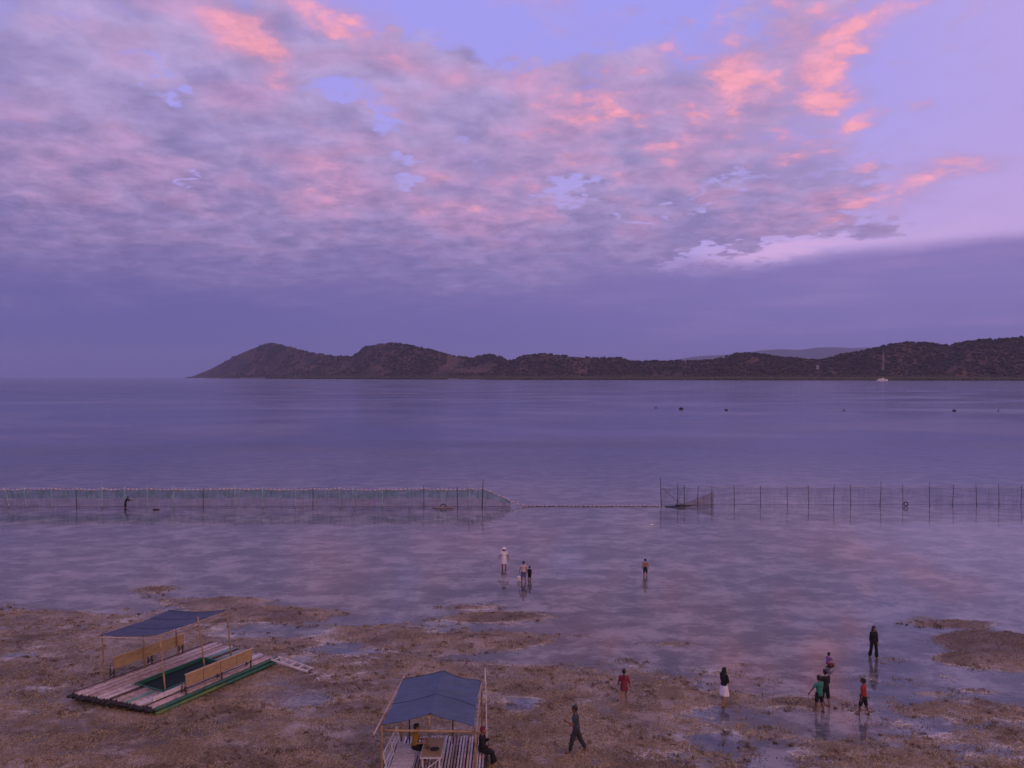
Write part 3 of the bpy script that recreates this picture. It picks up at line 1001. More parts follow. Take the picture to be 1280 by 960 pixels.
    # benches: a panel for a back, on legs, with a narrow slatted seat
    def bench(ua, ub, v, ztop, zbot, sgn, name):
        B_ = obj = None
        pan = MB().box(((ua + ub) / 2, v, (ztop + zbot) / 2), (ub - ua, .03, ztop - zbot)).build(name, plywood, T)
        pan['label'] = 'tan plywood bench back'
        MB().bar((ua - .03, v, ztop + .02), (ub + .03, v, ztop + .02), .06, .045).build('top_rail', plywood_edge, pan)
        n = 4 if sgn > 0 else 6
        for k in range(1, n):
            u = ua + (ub - ua) * k / n
            MB().box((u, v - .0175, (ztop + zbot) / 2), (.016, .008, (ztop - zbot) * .98)).build('batten', dark_wood if v < 1 else plywood, pan)
        for u in (ua + .04, (ua + ub) / 2 + .1, ub - .04):
            MB().bar((u, v + sgn * .03, .3), (u, v + sgn * .03, ztop - .02), .05, .05).build('bench_leg', dark_wood, T)
            MB().bar((u + .05, v + sgn * .36, .3), (u + .05, v + sgn * .36, zbot + .02), .045, .045).build('bench_leg', dark_wood, T)
            MB().bar((u + .05, v + sgn * .40, .3), (u + .05, v + sgn * .05, zbot - .06), .03, .03).build('bench_brace', dark_wood, T)
        for k in range(4):
            vv = v + sgn * (.10 + k * .085)
            MB().bar((ua + .02, vv, zbot - .02), (ub - .02, vv, zbot - .02), .062, .022).build('seat_slat', bamboo_pale, T)
    bench(.98, 4.42, 4.12, 1.20, .74, 1, 'bench_back')
    bench(1.32, 4.70, .06, 1.12, .66, 1, 'bench_back')
    # pale plank on edge by the near bench
    MB().bar((.25, .62, .42), (1.55, .42, .55), .05, .14).build('plank', white_wood, T)
    MB().bar((1.55, .40, .3), (1.55, .40, .68), .06, .06).build('stub_post', dark_wood, T)
    return T


raft_with_well()


def ladder():
    za = 0.40
    a1, a2 = Vector((*G(346.5, 822, .40), .40)), Vector((*G(391, 836, .14), .10))
    d = (a2 - a1)
    side = Vector((-RU.x, -RU.y, 0)) * 0.40
    T = empty('ladder', (a1.x, a1.y, 0))
    tag(T, 'short white four-rung ladder leaning down from the green-edged raft', 'ladder')
    o = Vector((a1.x, a1.y, 0))
    for s in (Vector((0, 0, 0)), side):
        MB().bar(a1 - o + s, a2 - o + s * .92, .05, .07).build('rail', white_wood, T)
    for k in range(5):
        f = .06 + k * .22
        p = a1 - o + d * f
        MB().bar(p + side * .02, p + side * .96, .06, .04).build('rung', white_wood, T)


ladder()


# ------------------------------------------------------------------ the raft with the gable roof (centre)
def gable_raft():
    z0 = gz(-2.5, 25.5)
    T = empty('picnic_raft', (-2.5, 25.0, 0))
    tag(T, 'picnic raft of pale slats under a slate blue gable tarpaulin roof', 'raft')
    rnd = random.Random(5)
    o = Vector((-2.5, 25.0, 0))

    def Lc(x, y, z): return Vector((x, y, z)) - o
    # floats
    for k in range(9):
        x = -4.05 + k * .39
        pole(Lc(x, 22.6, .15 + z0), Lc(x, 26.85 + rnd.uniform(-.1, .1), .15 + z0), .12, 9).build('float_pole', bamboo_dark, T, True)
    for y in (22.9, 24.2, 25.5, 26.6):
        pole(Lc(-4.2, y, .34), Lc(-.9, y, .34), .06, 8).build('cross_pole', bamboo_tan, T, True)
    x = -4.08
    while x < -.92:
        y1 = 26.72 + rnd.uniform(-.08, .06)
        MB().bar(Lc(x, 22.5, .44), Lc(x + rnd.uniform(-.015, .015), y1, .44 + rnd.uniform(-.006, .006)), .062, .04).build('deck_slat', white_wood if rnd.random() < .6 else bamboo_pale, T)
        x += .101
    # posts
    def P(a, b, r, m, nm): pole(Lc(*a), Lc(*b), r, 8, True, .008).build(nm, m, T, True)
    P((-4.02, 23.55, .3), (-4.0, 23.5, 2.28), .035, bamboo_tan, 'roof_post')
    P((-1.12, 23.55, .3), (-1.12, 23.45, 2.30), .04, bamboo_tan, 'roof_post')
    P((-3.86, 26.6, .3), (-3.87, 26.8, 2.42), .035, bamboo_tan, 'roof_post')
    P((-1.02, 26.6, .3), (-1.06, 26.85, 2.42), .035, bamboo_tan, 'roof_post')
    P((-3.52, 26.2, .4), (-3.50, 26.2, 2.2), .026, dark_wood, 'roof_post')
    P((-2.02, 26.2, .4), (-2.04, 26.2, 2.3), .026, dark_wood, 'roof_post')
    P((-2.56, 23.55, 2.1), (-2.54, 23.6, 2.52), .03, bamboo_tan, 'king_post')
    P((-2.44, 26.8, 2.2), (-2.43, 26.85, 2.62), .03, bamboo_tan, 'king_post')
    P((-4.1, 23.57, 2.12), (-1.0, 23.52, 2.10), .036, bamboo_tan, 'tie_beam')
    P((-3.98, 26.72, 1.75), (-.95, 26.75, 1.75), .032, bamboo_tan, 'tie_beam')
    P((-2.55, 23.45, 2.52), (-2.43, 27.0, 2.56), .032, bamboo_tan, 'ridge_pole')
    P((-4.17, 23.05, 2.22), (-3.82, 27.45, 2.36), .028, bamboo_pale, 'eave_pole')
    # leaning pale pole along the right side, bound with cord
    a, b = Vector((-.86, 26.1, .45)), Vector((-.96, 27.25, 2.62))
    pr = pole(a - o, b - o, .026, 8, True, .02).build('side_pole', white_wood, T, True)
    for k in range(6):
        c = (a - o).lerp(b - o, .2 + .12 * k)
        MB().torus((c.x, c.y, c.z), .034, .012, 'z', 10, 5).build('binding', rope_mat, pr, True)
    P((-1.08, 23.2, 2.24), (-1.07, 27.1, 2.30), .026, bamboo_pale, 'eave_pole')
    # gable tarpaulin
    lf, lb = Vector((-3.99, 23.47, 2.30)), Vector((-3.87, 26.95, 2.33))
    rf, rb = Vector((-1.15, 23.40, 2.27)), Vector((-1.07, 26.95, 2.25))
    tf, tb = Vector((-2.50, 23.58, 2.60)), Vector((-2.43, 26.95, 2.63))
    for (e0, e1, nm) in ((lf, lb, 'tarpaulin'), (rf, rb, 'tarpaulin')):
        nx, ny = 30, 18
        vs = []
        for j in range(ny + 1):
            for k in range(nx + 1):
                fx, fy = k / nx, j / ny
                p = e0.lerp(e1, fx).lerp(tf.lerp(tb, fx), fy)
                sag = -.035 * math.sin(math.pi * fy) + (.014 if e0 is lf else .045) * math.sin(fx * 27 + fy * 5 * (1 if e0 is rf else -.4)) * math.sin(math.pi * fy) ** .6 - .02 * math.exp(-((fx - .45) / .02) ** 2) * (1 - fy * .5)
                scal = .05 * math.sin(math.pi * fx) * (1 - fy) ** 4
                q = p - o
                vs.append((q.x + (scal if e0 is lf else -scal), q.y, q.z + sag + .03))
        MB().add(vs, [(j * (nx + 1) + k, j * (nx + 1) + k + 1, (j + 1) * (nx + 1) + k + 1, (j + 1) * (nx + 1) + k) for j in range(ny) for k in range(nx)]).build(nm, tarp_slate, T, True)
        for kk in (0, 13, nx):
            MB().tube([Vector(vs[j * (nx + 1) + kk]) + Vector((0, 0, .006)) for j in range(ny + 1)], .008, 5).build('seam', seam_mat, T, True)
    # built-in bench with slatted seat and back at the left
    zs = .90
    bch = MB().bar(Lc(-3.78, 23.55, zs - .06), Lc(-3.66, 25.35, zs - .06), .04, .06).build('bench', white_wood, T)
    MB().bar(Lc(-3.16, 23.55, zs - .06), Lc(-3.08, 25.35, zs - .06), .04, .06).build('seat_rail', white_wood, bch)
    n = 22
    for k in range(n):
        y = 23.58 + k * (1.74 / n)
        MB().bar(Lc(-3.80 + .06 * k / n, y, zs - .015), Lc(-3.12 + .05 * k / n, y, zs - .015), .05, .025).build('seat_slat', white_wood, bch)
    for (x, y) in ((-3.76, 23.6), (-3.16, 23.6), (-3.66, 25.3), (-3.08, 25.3)):
        MB().bar(Lc(x, y, .46), Lc(x, y, zs - .05), .045, .045).build('bench_leg', white_wood, bch)
    for k in range(4):
        z = zs + .12 + k * .11
        MB().bar(Lc(-3.90 - .03 * k, 23.55, z), Lc(-3.74 - .03 * k, 25.4, z), .03, .055).build('back_slat', white_wood, bch)
    for y in (23.6, 24.5, 25.35):
        f = (y - 23.55) / 1.85
        MB().bar(Lc(-3.84 + .16 * f, y, zs - .1), Lc(-3.99 + .16 * f, y, zs + .52), .04, .04).build('back_post', white_wood, bch)
    return T


gable_raft()


def picnic_table():
    o = Vector((-2.55, 24.65, .46))
    T = empty('picnic_table', o)
    tag(T, 'low tan plywood table on the slatted picnic raft', 'table')
    MB().box((0, 0, .60), (.62, 1.30, .025)).build('table_top', plywood, T)
    for sx in (-1, 1):
        MB().bar((sx * .325, -.66, .595), (sx * .325, .66, .595), .03, .05).build('edge_strip', white_wood, T)
        for sy in (-1, 1):
            MB().bar((sx * .27, sy * .55, 0), (sx * .27, sy * .55, .585), .05, .05).build('leg', white_wood, T)
    for sy in (-1, 1):
        MB().bar((-.34, sy * .668, .594), (.34, sy * .668, .594), .03, .05).build('edge_strip', white_wood, T)
        MB().bar((-.26, sy * .55, .1), (.26, sy * .55, .5), .03, .03).build('cross_brace', white_wood, T)
    # things on it
    b = empty('bag', (o.x + .07, o.y - .22, o.z + .6145))
    tag(b, 'small black bag lying on the plywood picnic table', 'bag')
    MB().ellipsoid((0, 0, .045), (.15, .10, .045), 14, 8).build('body', black_rubber, b, True)
    MB().torus((.03, .06, .02), .12, .012, 'z', 18, 6).build('strap', black_rubber, b, True)
    c = empty('cup', (o.x - .17, o.y - .12, o.z + .6135))
    tag(c, 'small dark cup on the plywood table, left of the black bag', 'cup')
    MB().tube([(0, 0, 0), (0, 0, .02), (0, 0, .09)], [.028, .03, .037], 12).build('body', dark_wood, c, True)
    MB().torus((.045, 0, .05), .022, .006, 'y', 12, 5).build('handle', dark_wood, c, True)


picnic_table()


# ------------------------------------------------------------------ people
skin = pmat('brown_skin', (0.30, 0.155, 0.095), (0.24, 0.12, 0.075), 10, 0.5)
skin_dark = pmat('dark_skin', (0.17, 0.085, 0.055), (0.13, 0.065, 0.042), 10, 0.5)
hair_mat = pmat('black_hair', (0.012, 0.010, 0.010), (0.022, 0.018, 0.018), 40, 0.45, 0.4)
eye_mat = pmat('eye', (0.02, 0.015, 0.012), None, 5, 0.2)
lip_mat = pmat('lips', (0.22, 0.08, 0.065), None, 5, 0.5)
_cl = {}


def cloth(name, c, k=.7):
    if name not in _cl:
        _cl[name] = pmat(name + '_cloth', c, tuple(x * k for x in c), 9, 0.85, 0.5)
    return _cl[name]


def soften(o, vox):
    r = o.modifiers.new('remesh', 'REMESH'); r.mode = 'VOXEL'; r.voxel_size = vox; r.use_smooth_shade = True
    s = o.modifiers.new('smooth', 'SMOOTH'); s.factor = .5; s.iterations = 3


def person(label, x, y, H, face, cfg, z=None, name='person'):
    """face = heading in degrees clockwise from +Y (away from the camera); local +Y is the person's front"""
    T = empty(name, (x, y, gz(x, y) if z is None else z), -R(face))
    tag(T, label, 'person')
    c = dict(legs=((8, 12), (-8, 4)), arms=((6, 10, 10), (-6, 10, 14)), lean=0, head=.135, build=1.0, hair='short', sit=False, skin=skin, shirt=None, shorts=None, skirt=None, sleeves=.5, leglen=.55, dress=False, turn=0, tilt=0)
    c.update(cfg)
    b = c['build']
    vox = H * .0068
    lean = R(c['lean'])
    up = Vector((0, math.sin(lean), math.cos(lean)))
    fw = Vector((0, math.cos(lean), -math.sin(lean)))
    hw = .052 * H
    thigh, shin = .235 * H, .235 * H

    def leg(side, sw, kn, ab=3.0):
        a, k = R(sw), R(sw - kn)
        ab = R(ab)
        d1 = Vector((side * math.sin(ab), math.sin(a) * math.cos(ab), -math.cos(a) * math.cos(ab)))
        d2 = Vector((side * math.sin(ab) * .4, math.sin(k), -math.cos(k)))
        return d1 * thigh, d1 * thigh + d2 * shin, k
    legs = [leg(-1, *c['legs'][0]), leg(1, *c['legs'][1])]
    foot_z = .04 * H
    if c['sit']:
        pel = Vector((0, 0, c['sit']))
    else:
        low = min(l[1].z for l in legs)
        pel = Vector((0, 0, foot_z - low + .02 * H))
    spine = lambda f: pel + up * (f * H)          # f: 0 pelvis, .30 neck base
    hips = [pel + Vector((s * hw, 0, -.02 * H)) for s in (-1, 1)]
    body, shirt, shorts = MB(), MB(), MB()
    rT = H * b

    def oval(mb, prof, n=16):
        rr = []
        for f, rx, ry, dy in prof:
            p = spine(f) + fw * (dy * H)
            rr.append([p + Vector((math.cos(t) * rx * rT, 0, 0)) + fw * (math.sin(t) * ry * rT) for t in [2 * math.pi * k / n for k in range(n)]])
        mb.rings(rr)
    prof = [(-.05, .050, .045, 0), (-.03, .082, .062, -.004), (.02, .088, .064, -.006), (.09, .074, .054, 0), (.16, .086, .062, .004), (.22, .098, .062, 0), (.265, .090, .048, -.004), (.29, .05, .036, -.004), (.30, .028, .026, 0)]
    oval(body, prof)
    # neck and head
    hh = c['head'] * H
    neck = spine(.285)
    ht = Matrix.Rotation(-R(c['turn']), 3, 'Z') @ Matrix.Rotation(-R(c['tilt']), 3, 'X')
    hc = spine(.315) + up * (hh * .52) + fw * (.012 * H)
    body.capsule(neck, hc - up * hh * .25, .027 * H, .026 * H)
    body.ellipsoid(hc + Vector((0, 0, hh * .06)), (hh * .37, hh * .43, hh * .45), 16, 12, ht)
    body.ellipsoid(hc + ht @ Vector((0, hh * .12, -hh * .22)), (hh * .27, hh * .30, hh * .27), 12, 8, ht)
    body.capsule(hc + ht @ Vector((0, hh * .40, hh * .04)), hc + ht @ Vector((0, hh * .50, -hh * .10)), hh * .05, hh * .075)
    for s in (-1, 1):
        body.ellipsoid(hc + ht @ Vector((s * hh * .37, -hh * .02, -hh * .02)), (hh * .06, hh * .08, hh * .13), 8, 6, ht)
    # legs and feet
    for i, s in enumerate((-1, 1)):
        k_, a_, ang = legs[i]
        kn, an = hips[i] + k_, hips[i] + a_
        body.capsule(hips[i], kn, .052 * rT, .036 * rT)
        body.capsule(kn, kn.lerp(an, .4), .036 * rT, .036 * rT)
        body.capsule(kn.lerp(an, .3), an, .037 * rT, .021 * rT)
        fd = Vector((s * .15, math.cos(ang * .5), math.sin(ang * .5) if ang < 0 else 0)).normalized()
        if ang < -.3: fd = Vector((s * .1, math.cos(ang), math.sin(ang)))
        heel = an + Vector((0, -.012 * H, -.020 * H))
        toe = an + fd * (.105 * H) + Vector((0, 0, -.026 * H))
        body.capsule(heel, toe.lerp(heel, .45), .021 * H, .024 * H)
        body.capsule(toe.lerp(heel, .45), toe, .024 * H, .014 * H)
        # trousers or shorts
        if c['shorts']:
            ln = c['leglen']
            end = hips[i].lerp(kn, min(ln, 1.0))
            shorts.capsule(hips[i] + Vector((0, 0, .01 * H)), end, .062 * rT, .054 * rT)
            if ln > 1:
                end = kn.lerp(an, min(ln - 1, 1))
                shorts.capsule(kn, end, .050 * rT, (.040 if not c.get('wide') else .062) * rT)
    if c['shorts']:
        oval(shorts, [(-.055, .06, .05, 0), (-.035, .092, .072, -.004), (.02, .096, .074, -.006), (.06, .088, .066, 0), (.068, .07, .05, 0)])
    # arms and hands
    held = None
    for i, s in enumerate((-1, 1)):
        sw, ab, el = c['arms'][i][:3]
        inw = c['arms'][i][3] if len(c['arms'][i]) > 3 else 0
        sh = spine(.255) + Vector((s * .100 * rT, 0, 0))
        a, bb = R(sw) , R(ab)
        d1 = Vector((s * math.sin(bb), math.sin(a) * math.cos(bb), -math.cos(a) * math.cos(bb)))
        a2 = R(sw + el)
        d2 = Vector((s * math.sin(bb) * .7 - s * math.sin(R(inw)), math.sin(a2), -math.cos(a2))).normalized()
        e = sh + d1 * (.165 * H)
        w = e + d2 * (.145 * H)
        body.capsule(sh, e, .033 * rT, .025 * rT)
        body.capsule(e, w, .026 * rT, .017 * rT)
        # palm, four fingers of unequal length, thumb from the side
        side_v = d2.cross(Vector((s, 0, 0)))
        if side_v.length < .1: side_v = Vector((0, 1, 0))
        side_v.normalize()
        if side_v.y < 0: side_v = -side_v
        pal = w + d2 * (.048 * H)
        inn = Vector((-s, 0, 0))
        for q in (-.012, 0, .012):
            body.capsule(w + side_v * (q * H * .6), pal + side_v * (q * H), .010 * H, .0095 * H, 8)
        for q, fl in ((-.0165, .032), (-.0055, .040), (.0055, .043), (.0165, .037)):
            p0 = pal + side_v * (q * H)
            p1 = p0 + d2 * (fl * .5 * H)
            p2 = p1 + (d2 * .75 + inn * .6).normalized() * (fl * .55 * H)
            body.capsule(p0, p1, .0066 * H, .0062 * H, 6)
            body.capsule(p1, p2, .0062 * H, .0052 * H, 6)
        t0 = w + d2 * (.015 * H) + side_v * (.012 * H)
        t1 = t0 + (side_v * .8 + d2 * .7).normalized() * (.026 * H)
        body.capsule(t0, t1, .0085 * H, .0075 * H, 6)
        body.capsule(t1, t1 + (d2 + inn * .3).normalized() * (.022 * H), .0075 * H, .006 * H, 6)
        if i == c.get('hold', -1): held = pal + d2 * (.03 * H)
        if c['shirt']:
            sl = c['sleeves']
            if sl > 0:
                shirt.capsule(sh, sh.lerp(e, min(sl, 1)), .043 * rT, .038 * rT)
            if sl > 1:
                shirt.capsule(e, e.lerp(w, sl - 1), .036 * rT, .028 * rT)
    bo = body.build('body', c['skin'], T, True)
    soften(bo, vox)
    for s in (-1, 1):
        MB().ellipsoid(hc + ht @ Vector((s * hh * .15, hh * .385, hh * .04)), (hh * .055, hh * .03, hh * .035), 8, 6, ht).build('eye', eye_mat, T, True)
    MB().ellipsoid(hc + ht @ Vector((0, hh * .39, -hh * .27)), (hh * .11, hh * .035, hh * .028), 8, 6, ht).build('mouth', lip_mat, T, True)
    if c['shirt']:
        top = [(.03 if c.get('crop') else -.02, .080, .060, 0), (.0, .098, .077, -.006), (.09, .088, .068, 0), (.16, .097, .073, .004), (.22, .108, .073, 0), (.262, .100, .059, -.004), (.286, .060, .046, -.004), (.292, .045, .038, -.004)]
        if c.get('long'): top[0] = (-.07, .095, .078, -.004)
        oval(shirt, top)
        so = shirt.build('shirt', c['shirt'], T, True)
        soften(so, vox)
    if c['shorts']:
        po = shorts.build(c.get('bottoms', 'shorts'), c['shorts'], T, True)
        soften(po, vox)
    if c['skirt']:
        n = 40
        z_top, z_bot, w0, w1 = c['skirt_shape']
        rr = []
        for k in range(9):
            f = k / 8
            p = spine(0) + Vector((0, c.get('skirt_sway', 0) * f * H, (z_top + (z_bot - z_top) * f) * H))
            w_ = (w0 + (w1 - w0) * f ** .8) * H
            ring = []
            for q in range(n):
                t = 2 * math.pi * q / n
                rip = 1 + .07 * f * math.sin(t * 7 + 1) + .04 * f * math.sin(t * 11)
                ring.append(p + Vector((math.cos(t) * w_ * rip, math.sin(t) * w_ * .78 * rip, 0)))
            rr.append(ring)
        MB().rings(rr).build('skirt', c['skirt'], T, True)
    # hair
    if c['hair'] != 'none':
        hb = MB()
        for (ox, oy, oz, rx, ry, rz) in ((0, -.06, .17, .41, .45, .42), (0, -.16, .03, .38, .35, .40), (0, .12, .36, .34, .28, .19)):
            hb.ellipsoid(hc + ht @ Vector((ox * hh, oy * hh, oz * hh)), (rx * hh, ry * hh, rz * hh), 14, 10, ht)
        if c['hair'] == 'long':
            for q in (-.22, 0, .22):
                hb.capsule(hc + ht @ Vector((q * hh, -.22 * hh, 0)), spine(.17) + Vector((q * hh * 1.1, 0, 0)) - fw * (.066 * H), .20 * hh, .13 * hh)
            for s in (-1, 1):
                hb.capsule(hc + ht @ Vector((s * .33 * hh, -.05 * hh, .1 * hh)), spine(.22) + Vector((s * .42 * hh, 0, 0)) + fw * (.035 * H), .14 * hh, .10 * hh)
        elif c['hair'] == 'tail':
            hb.capsule(hc + ht @ Vector((0, -.42 * hh, .05 * hh)), spine(.19) - fw * (.075 * H), .15 * hh, .08 * hh)
        elif c['hair'] == 'bob':
            for s in (-1, 0, 1):
                hb.capsule(hc + ht @ Vector((s * .30 * hh, -.15 * hh, 0)), hc + ht @ Vector((s * .33 * hh, -.18 * hh, -.45 * hh)), .17 * hh, .12 * hh)
        ho = hb.build('hair', c.get('hair_mat', hair_mat), T, True)
        soften(ho, vox)
    if c.get('hat'):
        hm = MB()
        zc = hc + Vector((0, 0, hh * .26))
        hm.rings([[zc + ht @ Vector((math.cos(t) * r_ * hh, math.sin(t) * r_ * hh, z_ * hh)) for t in [2 * math.pi * k / 20 for k in range(20)]] for r_, z_ in ((.86, -.10), (.86, -.06), (.50, .05), (.47, .25), (.36, .36), (.1, .40))])
        hm.build('hat', c['hat'], T, True)
    T['_held'] = 0
    return T, held


W_, K_ = cloth('white', (0.72, 0.66, 0.68), .88), cloth('black', (0.016, 0.016, 0.020))
navy, grey = cloth('navy', (0.022, 0.028, 0.05)), cloth('charcoal', (0.035, 0.037, 0.045))
red, green_c, yellow = cloth('red', (0.30, 0.035, 0.028)), cloth('teal_green', (0.035, 0.20, 0.15)), cloth('mustard', (0.33, 0.19, 0.02))
maroon, purple, pale = cloth('maroon', (0.20, 0.03, 0.055)), cloth('purple', (0.24, 0.10, 0.28)), cloth('pale_pink', (0.50, 0.36, 0.38), .85)
denim, slate = cloth('denim', (0.10, 0.13, 0.24)), cloth('slate', (0.05, 0.06, 0.075))


def at(px, py): return G(px, py, 0.0)


def build_people():
    p = person
    x, y = at(630, 711.5)
    p('woman in white dress and white sun hat wading in the shallows', x, y, 1.60, 178, dict(shirt=W_, skirt=W_, skirt_shape=(.03, -.24, .088, .125), legs=((6, 8), (-6, 2)), arms=((-4, 24, 12), (6, 26, 8)), hair='bob', hat=W_, sleeves=.45))
    x, y = at(654.5, 727)
    T, h = p('youth in pale top and blue shorts carrying a bucket, wading', x, y, 1.45, -8, dict(shirt=pale, shorts=denim, leglen=.9, arms=((4, 20, 4), (-6, 12, 12)), legs=((10, 6), (-10, 6)), hold=0, sleeves=.3))
    bucket(x - .30, y + .02)
    x, y = at(662, 725)
    p('small child in black beside the wading youth in blue shorts', x, y, 1.0, 20, dict(shirt=K_, shorts=K_, leglen=.9, head=.165, sleeves=.9, arms=((10, 6, 10), (-5, 6, 12))))
    x, y = at(807, 720)
    p('bare-backed child in dark shorts standing alone in the shallows', x, y, 1.25, 8, dict(shorts=navy, leglen=.9, head=.155, arms=((-5, 16, 18), (4, 14, 20)), skin=cloth_skin))
    x, y = at(1093.5, 823.5)
    p('long-haired woman in black walking towards the shore, mirrored in the wet sand', x, y, 1.55, 172, dict(shirt=K_, shorts=K_, leglen=1.75, wide=True, bottoms='trousers', hair='long', long=True, sleeves=1.6, legs=((9, 8), (-7, 10)), arms=((8, 3, 10), (-10, 3, 10)), build=.86))
    x, y = at(1036.5, 833)
    p('small child in purple top sitting in the shallow water', x, y, .98, 60, dict(sit=.15, shirt=purple, shorts=maroon, leglen=.9, head=.17, legs=((82, 60, 14), (78, 40, 14)), arms=((30, 20, 20), (40, 14, 10)), lean=6))
    x, y = at(1033, 884)
    p('child in black standing just behind the child in green', x, y, 1.46, -15, dict(shirt=K_, shorts=K_, leglen=1.2, head=.15, sleeves=.9, arms=((-4, 5, 8), (6, 6, 10))))
    x, y = at(1025.5, 891)
    p('child in teal green shirt and dark shorts holding an arm out', x, y, 1.42, -25, dict(shirt=green_c, shorts=K_, leglen=.85, head=.152, long=True, arms=((18, 38, 4), (4, 8, 30, 30)), legs=((10, 8), (-8, 6)), sleeves=.6, skin=skin_dark))
    x, y = at(1081, 895)
    p('boy in red shirt and black shorts on the wet flat', x, y, 1.43, -50, dict(shirt=red, shorts=K_, leglen=.95, head=.15, arms=((-6, 8, 20), (6, 8, 24)), legs=((16, 10), (-12, 6)), sleeves=1.3, skin=skin_dark))
    x, y = at(906, 883)
    p('long-haired girl in black top and white skirt', x, y, 1.52, 62, dict(shirt=K_, skirt=W_, skirt_shape=(.03, -.28, .092, .140), skirt_sway=.015, hair='long', arms=((8, 6, 60, 14), (10, 6, 66, 14)), legs=((9, 8), (-9, 8)), sleeves=.9))
    x, y = at(780.5, 881)
    p('girl in maroon dress with dark hair, seen from behind', x, y, 1.34, 8, dict(shirt=maroon, skirt=maroon, skirt_shape=(.03, -.14, .085, .120), hair='tail', head=.15, arms=((8, 16, 30), (-4, 18, 22)), legs=((-8, 12), (10, 6)), sleeves=1.0))
    x, y = at(720.5, 943)
    p('youth in charcoal clothes striding left across the seagrass', x, y, 1.66, -84, dict(shirt=slate, shorts=grey, leglen=1.85, bottoms='trousers', legs=((20, 8), (-18, 12)), arms=((14, 6, 105), (-14, 6, 14)), sleeves=.6, skin=skin_dark, lean=3))
    x, y = at(156, 635)
    p('figure in dark clothes stooping in the water at the net fence', x, y, 1.42, 60, dict(shirt=K_, shorts=K_, leglen=1.1, lean=22, arms=((60, 6, 20), (50, 6, 30)), sleeves=1.2, skin=skin_dark))
    # the two seated on the picnic raft
    p('person in mustard shirt and black trousers sitting at the picnic table', -3.17, 24.92, 1.55, 90, dict(sit=1.0 - .46, shirt=yellow, shorts=K_, leglen=1.8, bottoms='trousers', hair='bob', legs=((84, 84, 4), (80, 88, 4)), arms=((12, 5, 75, 12), (8, 5, 82, 14)), sleeves=.7, lean=4), z=.46)
    p('person in black with a red head scarf sitting on the raft edge', -1.02, 25.62, 1.58, 97, dict(sit=.575, shirt=K_, shorts=K_, leglen=1.85, bottoms='trousers', hair='bob', hair_mat=maroon, legs=((66, 46, 4), (82, 76, 4)), arms=((14, 6, 110, 16), (10, 6, 70, 16)), sleeves=1.7, lean=3), z=0.0)


def bucket(x, y):
    T = empty('bucket', (x, y, 0.02))
    tag(T, 'pale bucket carried by the wading youth in blue shorts', 'bucket')
    MB().tube([(0, 0, .02), (0, 0, .04), (0, 0, .26), (0, 0, .28)], [.10, .105, .135, .142], 16).build('body', white_plastic, T, True)
    MB().torus((0, 0, .27), .135, .007, 'y', 16, 5, 0, math.pi).build('handle', black_rubber, T, True)


cloth_skin = pmat('orange_brown_skin', (0.36, 0.155, 0.085), (0.28, 0.12, 0.07), 10, 0.5)  # the bare-backed child's own orange-brown skin tone
build_people()


# ------------------------------------------------------------------ net fences
post_teal = pmat('pale_teal_post', (0.34, 0.52, 0.52), (0.22, 0.36, 0.36), 6, 0.6)
post_dark = pmat('dark_green_post', (0.03, 0.06, 0.06), (0.02, 0.035, 0.035), 6, 0.7)
float_mat = pmat('pinkish_float', (0.62, 0.47, 0.45), (0.45, 0.33, 0.32), 10, 0.6, island=.12)
float_small = pmat('dull_float', (0.36, 0.30, 0.30), (0.22, 0.18, 0.18), 10, 0.6, island=.2)


def net_mat(name, col, dens, fold):
    """knotted netting: mostly holes, denser along its folds"""
    m, N, out = new_mat(name)
    tc = N.node('ShaderNodeTexCoord')
    o = tc.outputs['Object']
    n = N.noise(N.vm('MULTIPLY', o, (1, 1, .12)), fold, 4, 0.65)
    n2 = N.noise(o, .8, 4, .6)
    f = N.m('MULTIPLY', N.mapr(n, 0.36, 0.66, dens * .70, min(1, dens * 1.25)), N.mapr(n2, .3, .65, .65, 1.15))
    df = N.node('ShaderNodeBsdfDiffuse'); df.inputs[0].default_value = (*col, 1)
    tr = N.node('ShaderNodeBsdfTransparent')
    N.t.links.new(N.mixs(f, tr.outputs[0], df.outputs[0]), out.inputs[0])
    return m


net_upper = net_mat('green_net', (0.090, 0.200, 0.190), .58, 5.0)
net_lower = net_mat('mauve_net', (0.21, 0.16, 0.17), .40, 6.0)
net_fine = net_mat('fine_dark_net', (0.08, 0.10, 0.115), .24, 5.0)
net_brown = net_mat('brown_net', (0.16, 0.105, 0.085), .48, 4.0)


def strip(name, mat, parent, xs, yf, z0, z1, rows=4, wav=.05, seed=0):
    """a hanging curtain of net between the lines z0(x) and z1(x)"""
    r = random.Random(seed)
    vs, fs = [], []
    n = len(xs)
    for j in range(rows + 1):
        for x in xs:
            f = j / rows
            a, b = z0(x), z1(x)
            vs.append((x, yf(x) + wav * math.sin(x * 5.3 + j * .7 + seed) * (1 - abs(f - .6)), a + (b - a) * f + (r.uniform(-.012, .012) if 0 < j < rows else 0)))
    for j in range(rows):
        for k in range(n - 1):
            fs.append((j * n + k, j * n + k + 1, (j + 1) * n + k + 1, (j + 1) * n + k))
    return MB().add(vs, fs).build(name, mat, parent, True)


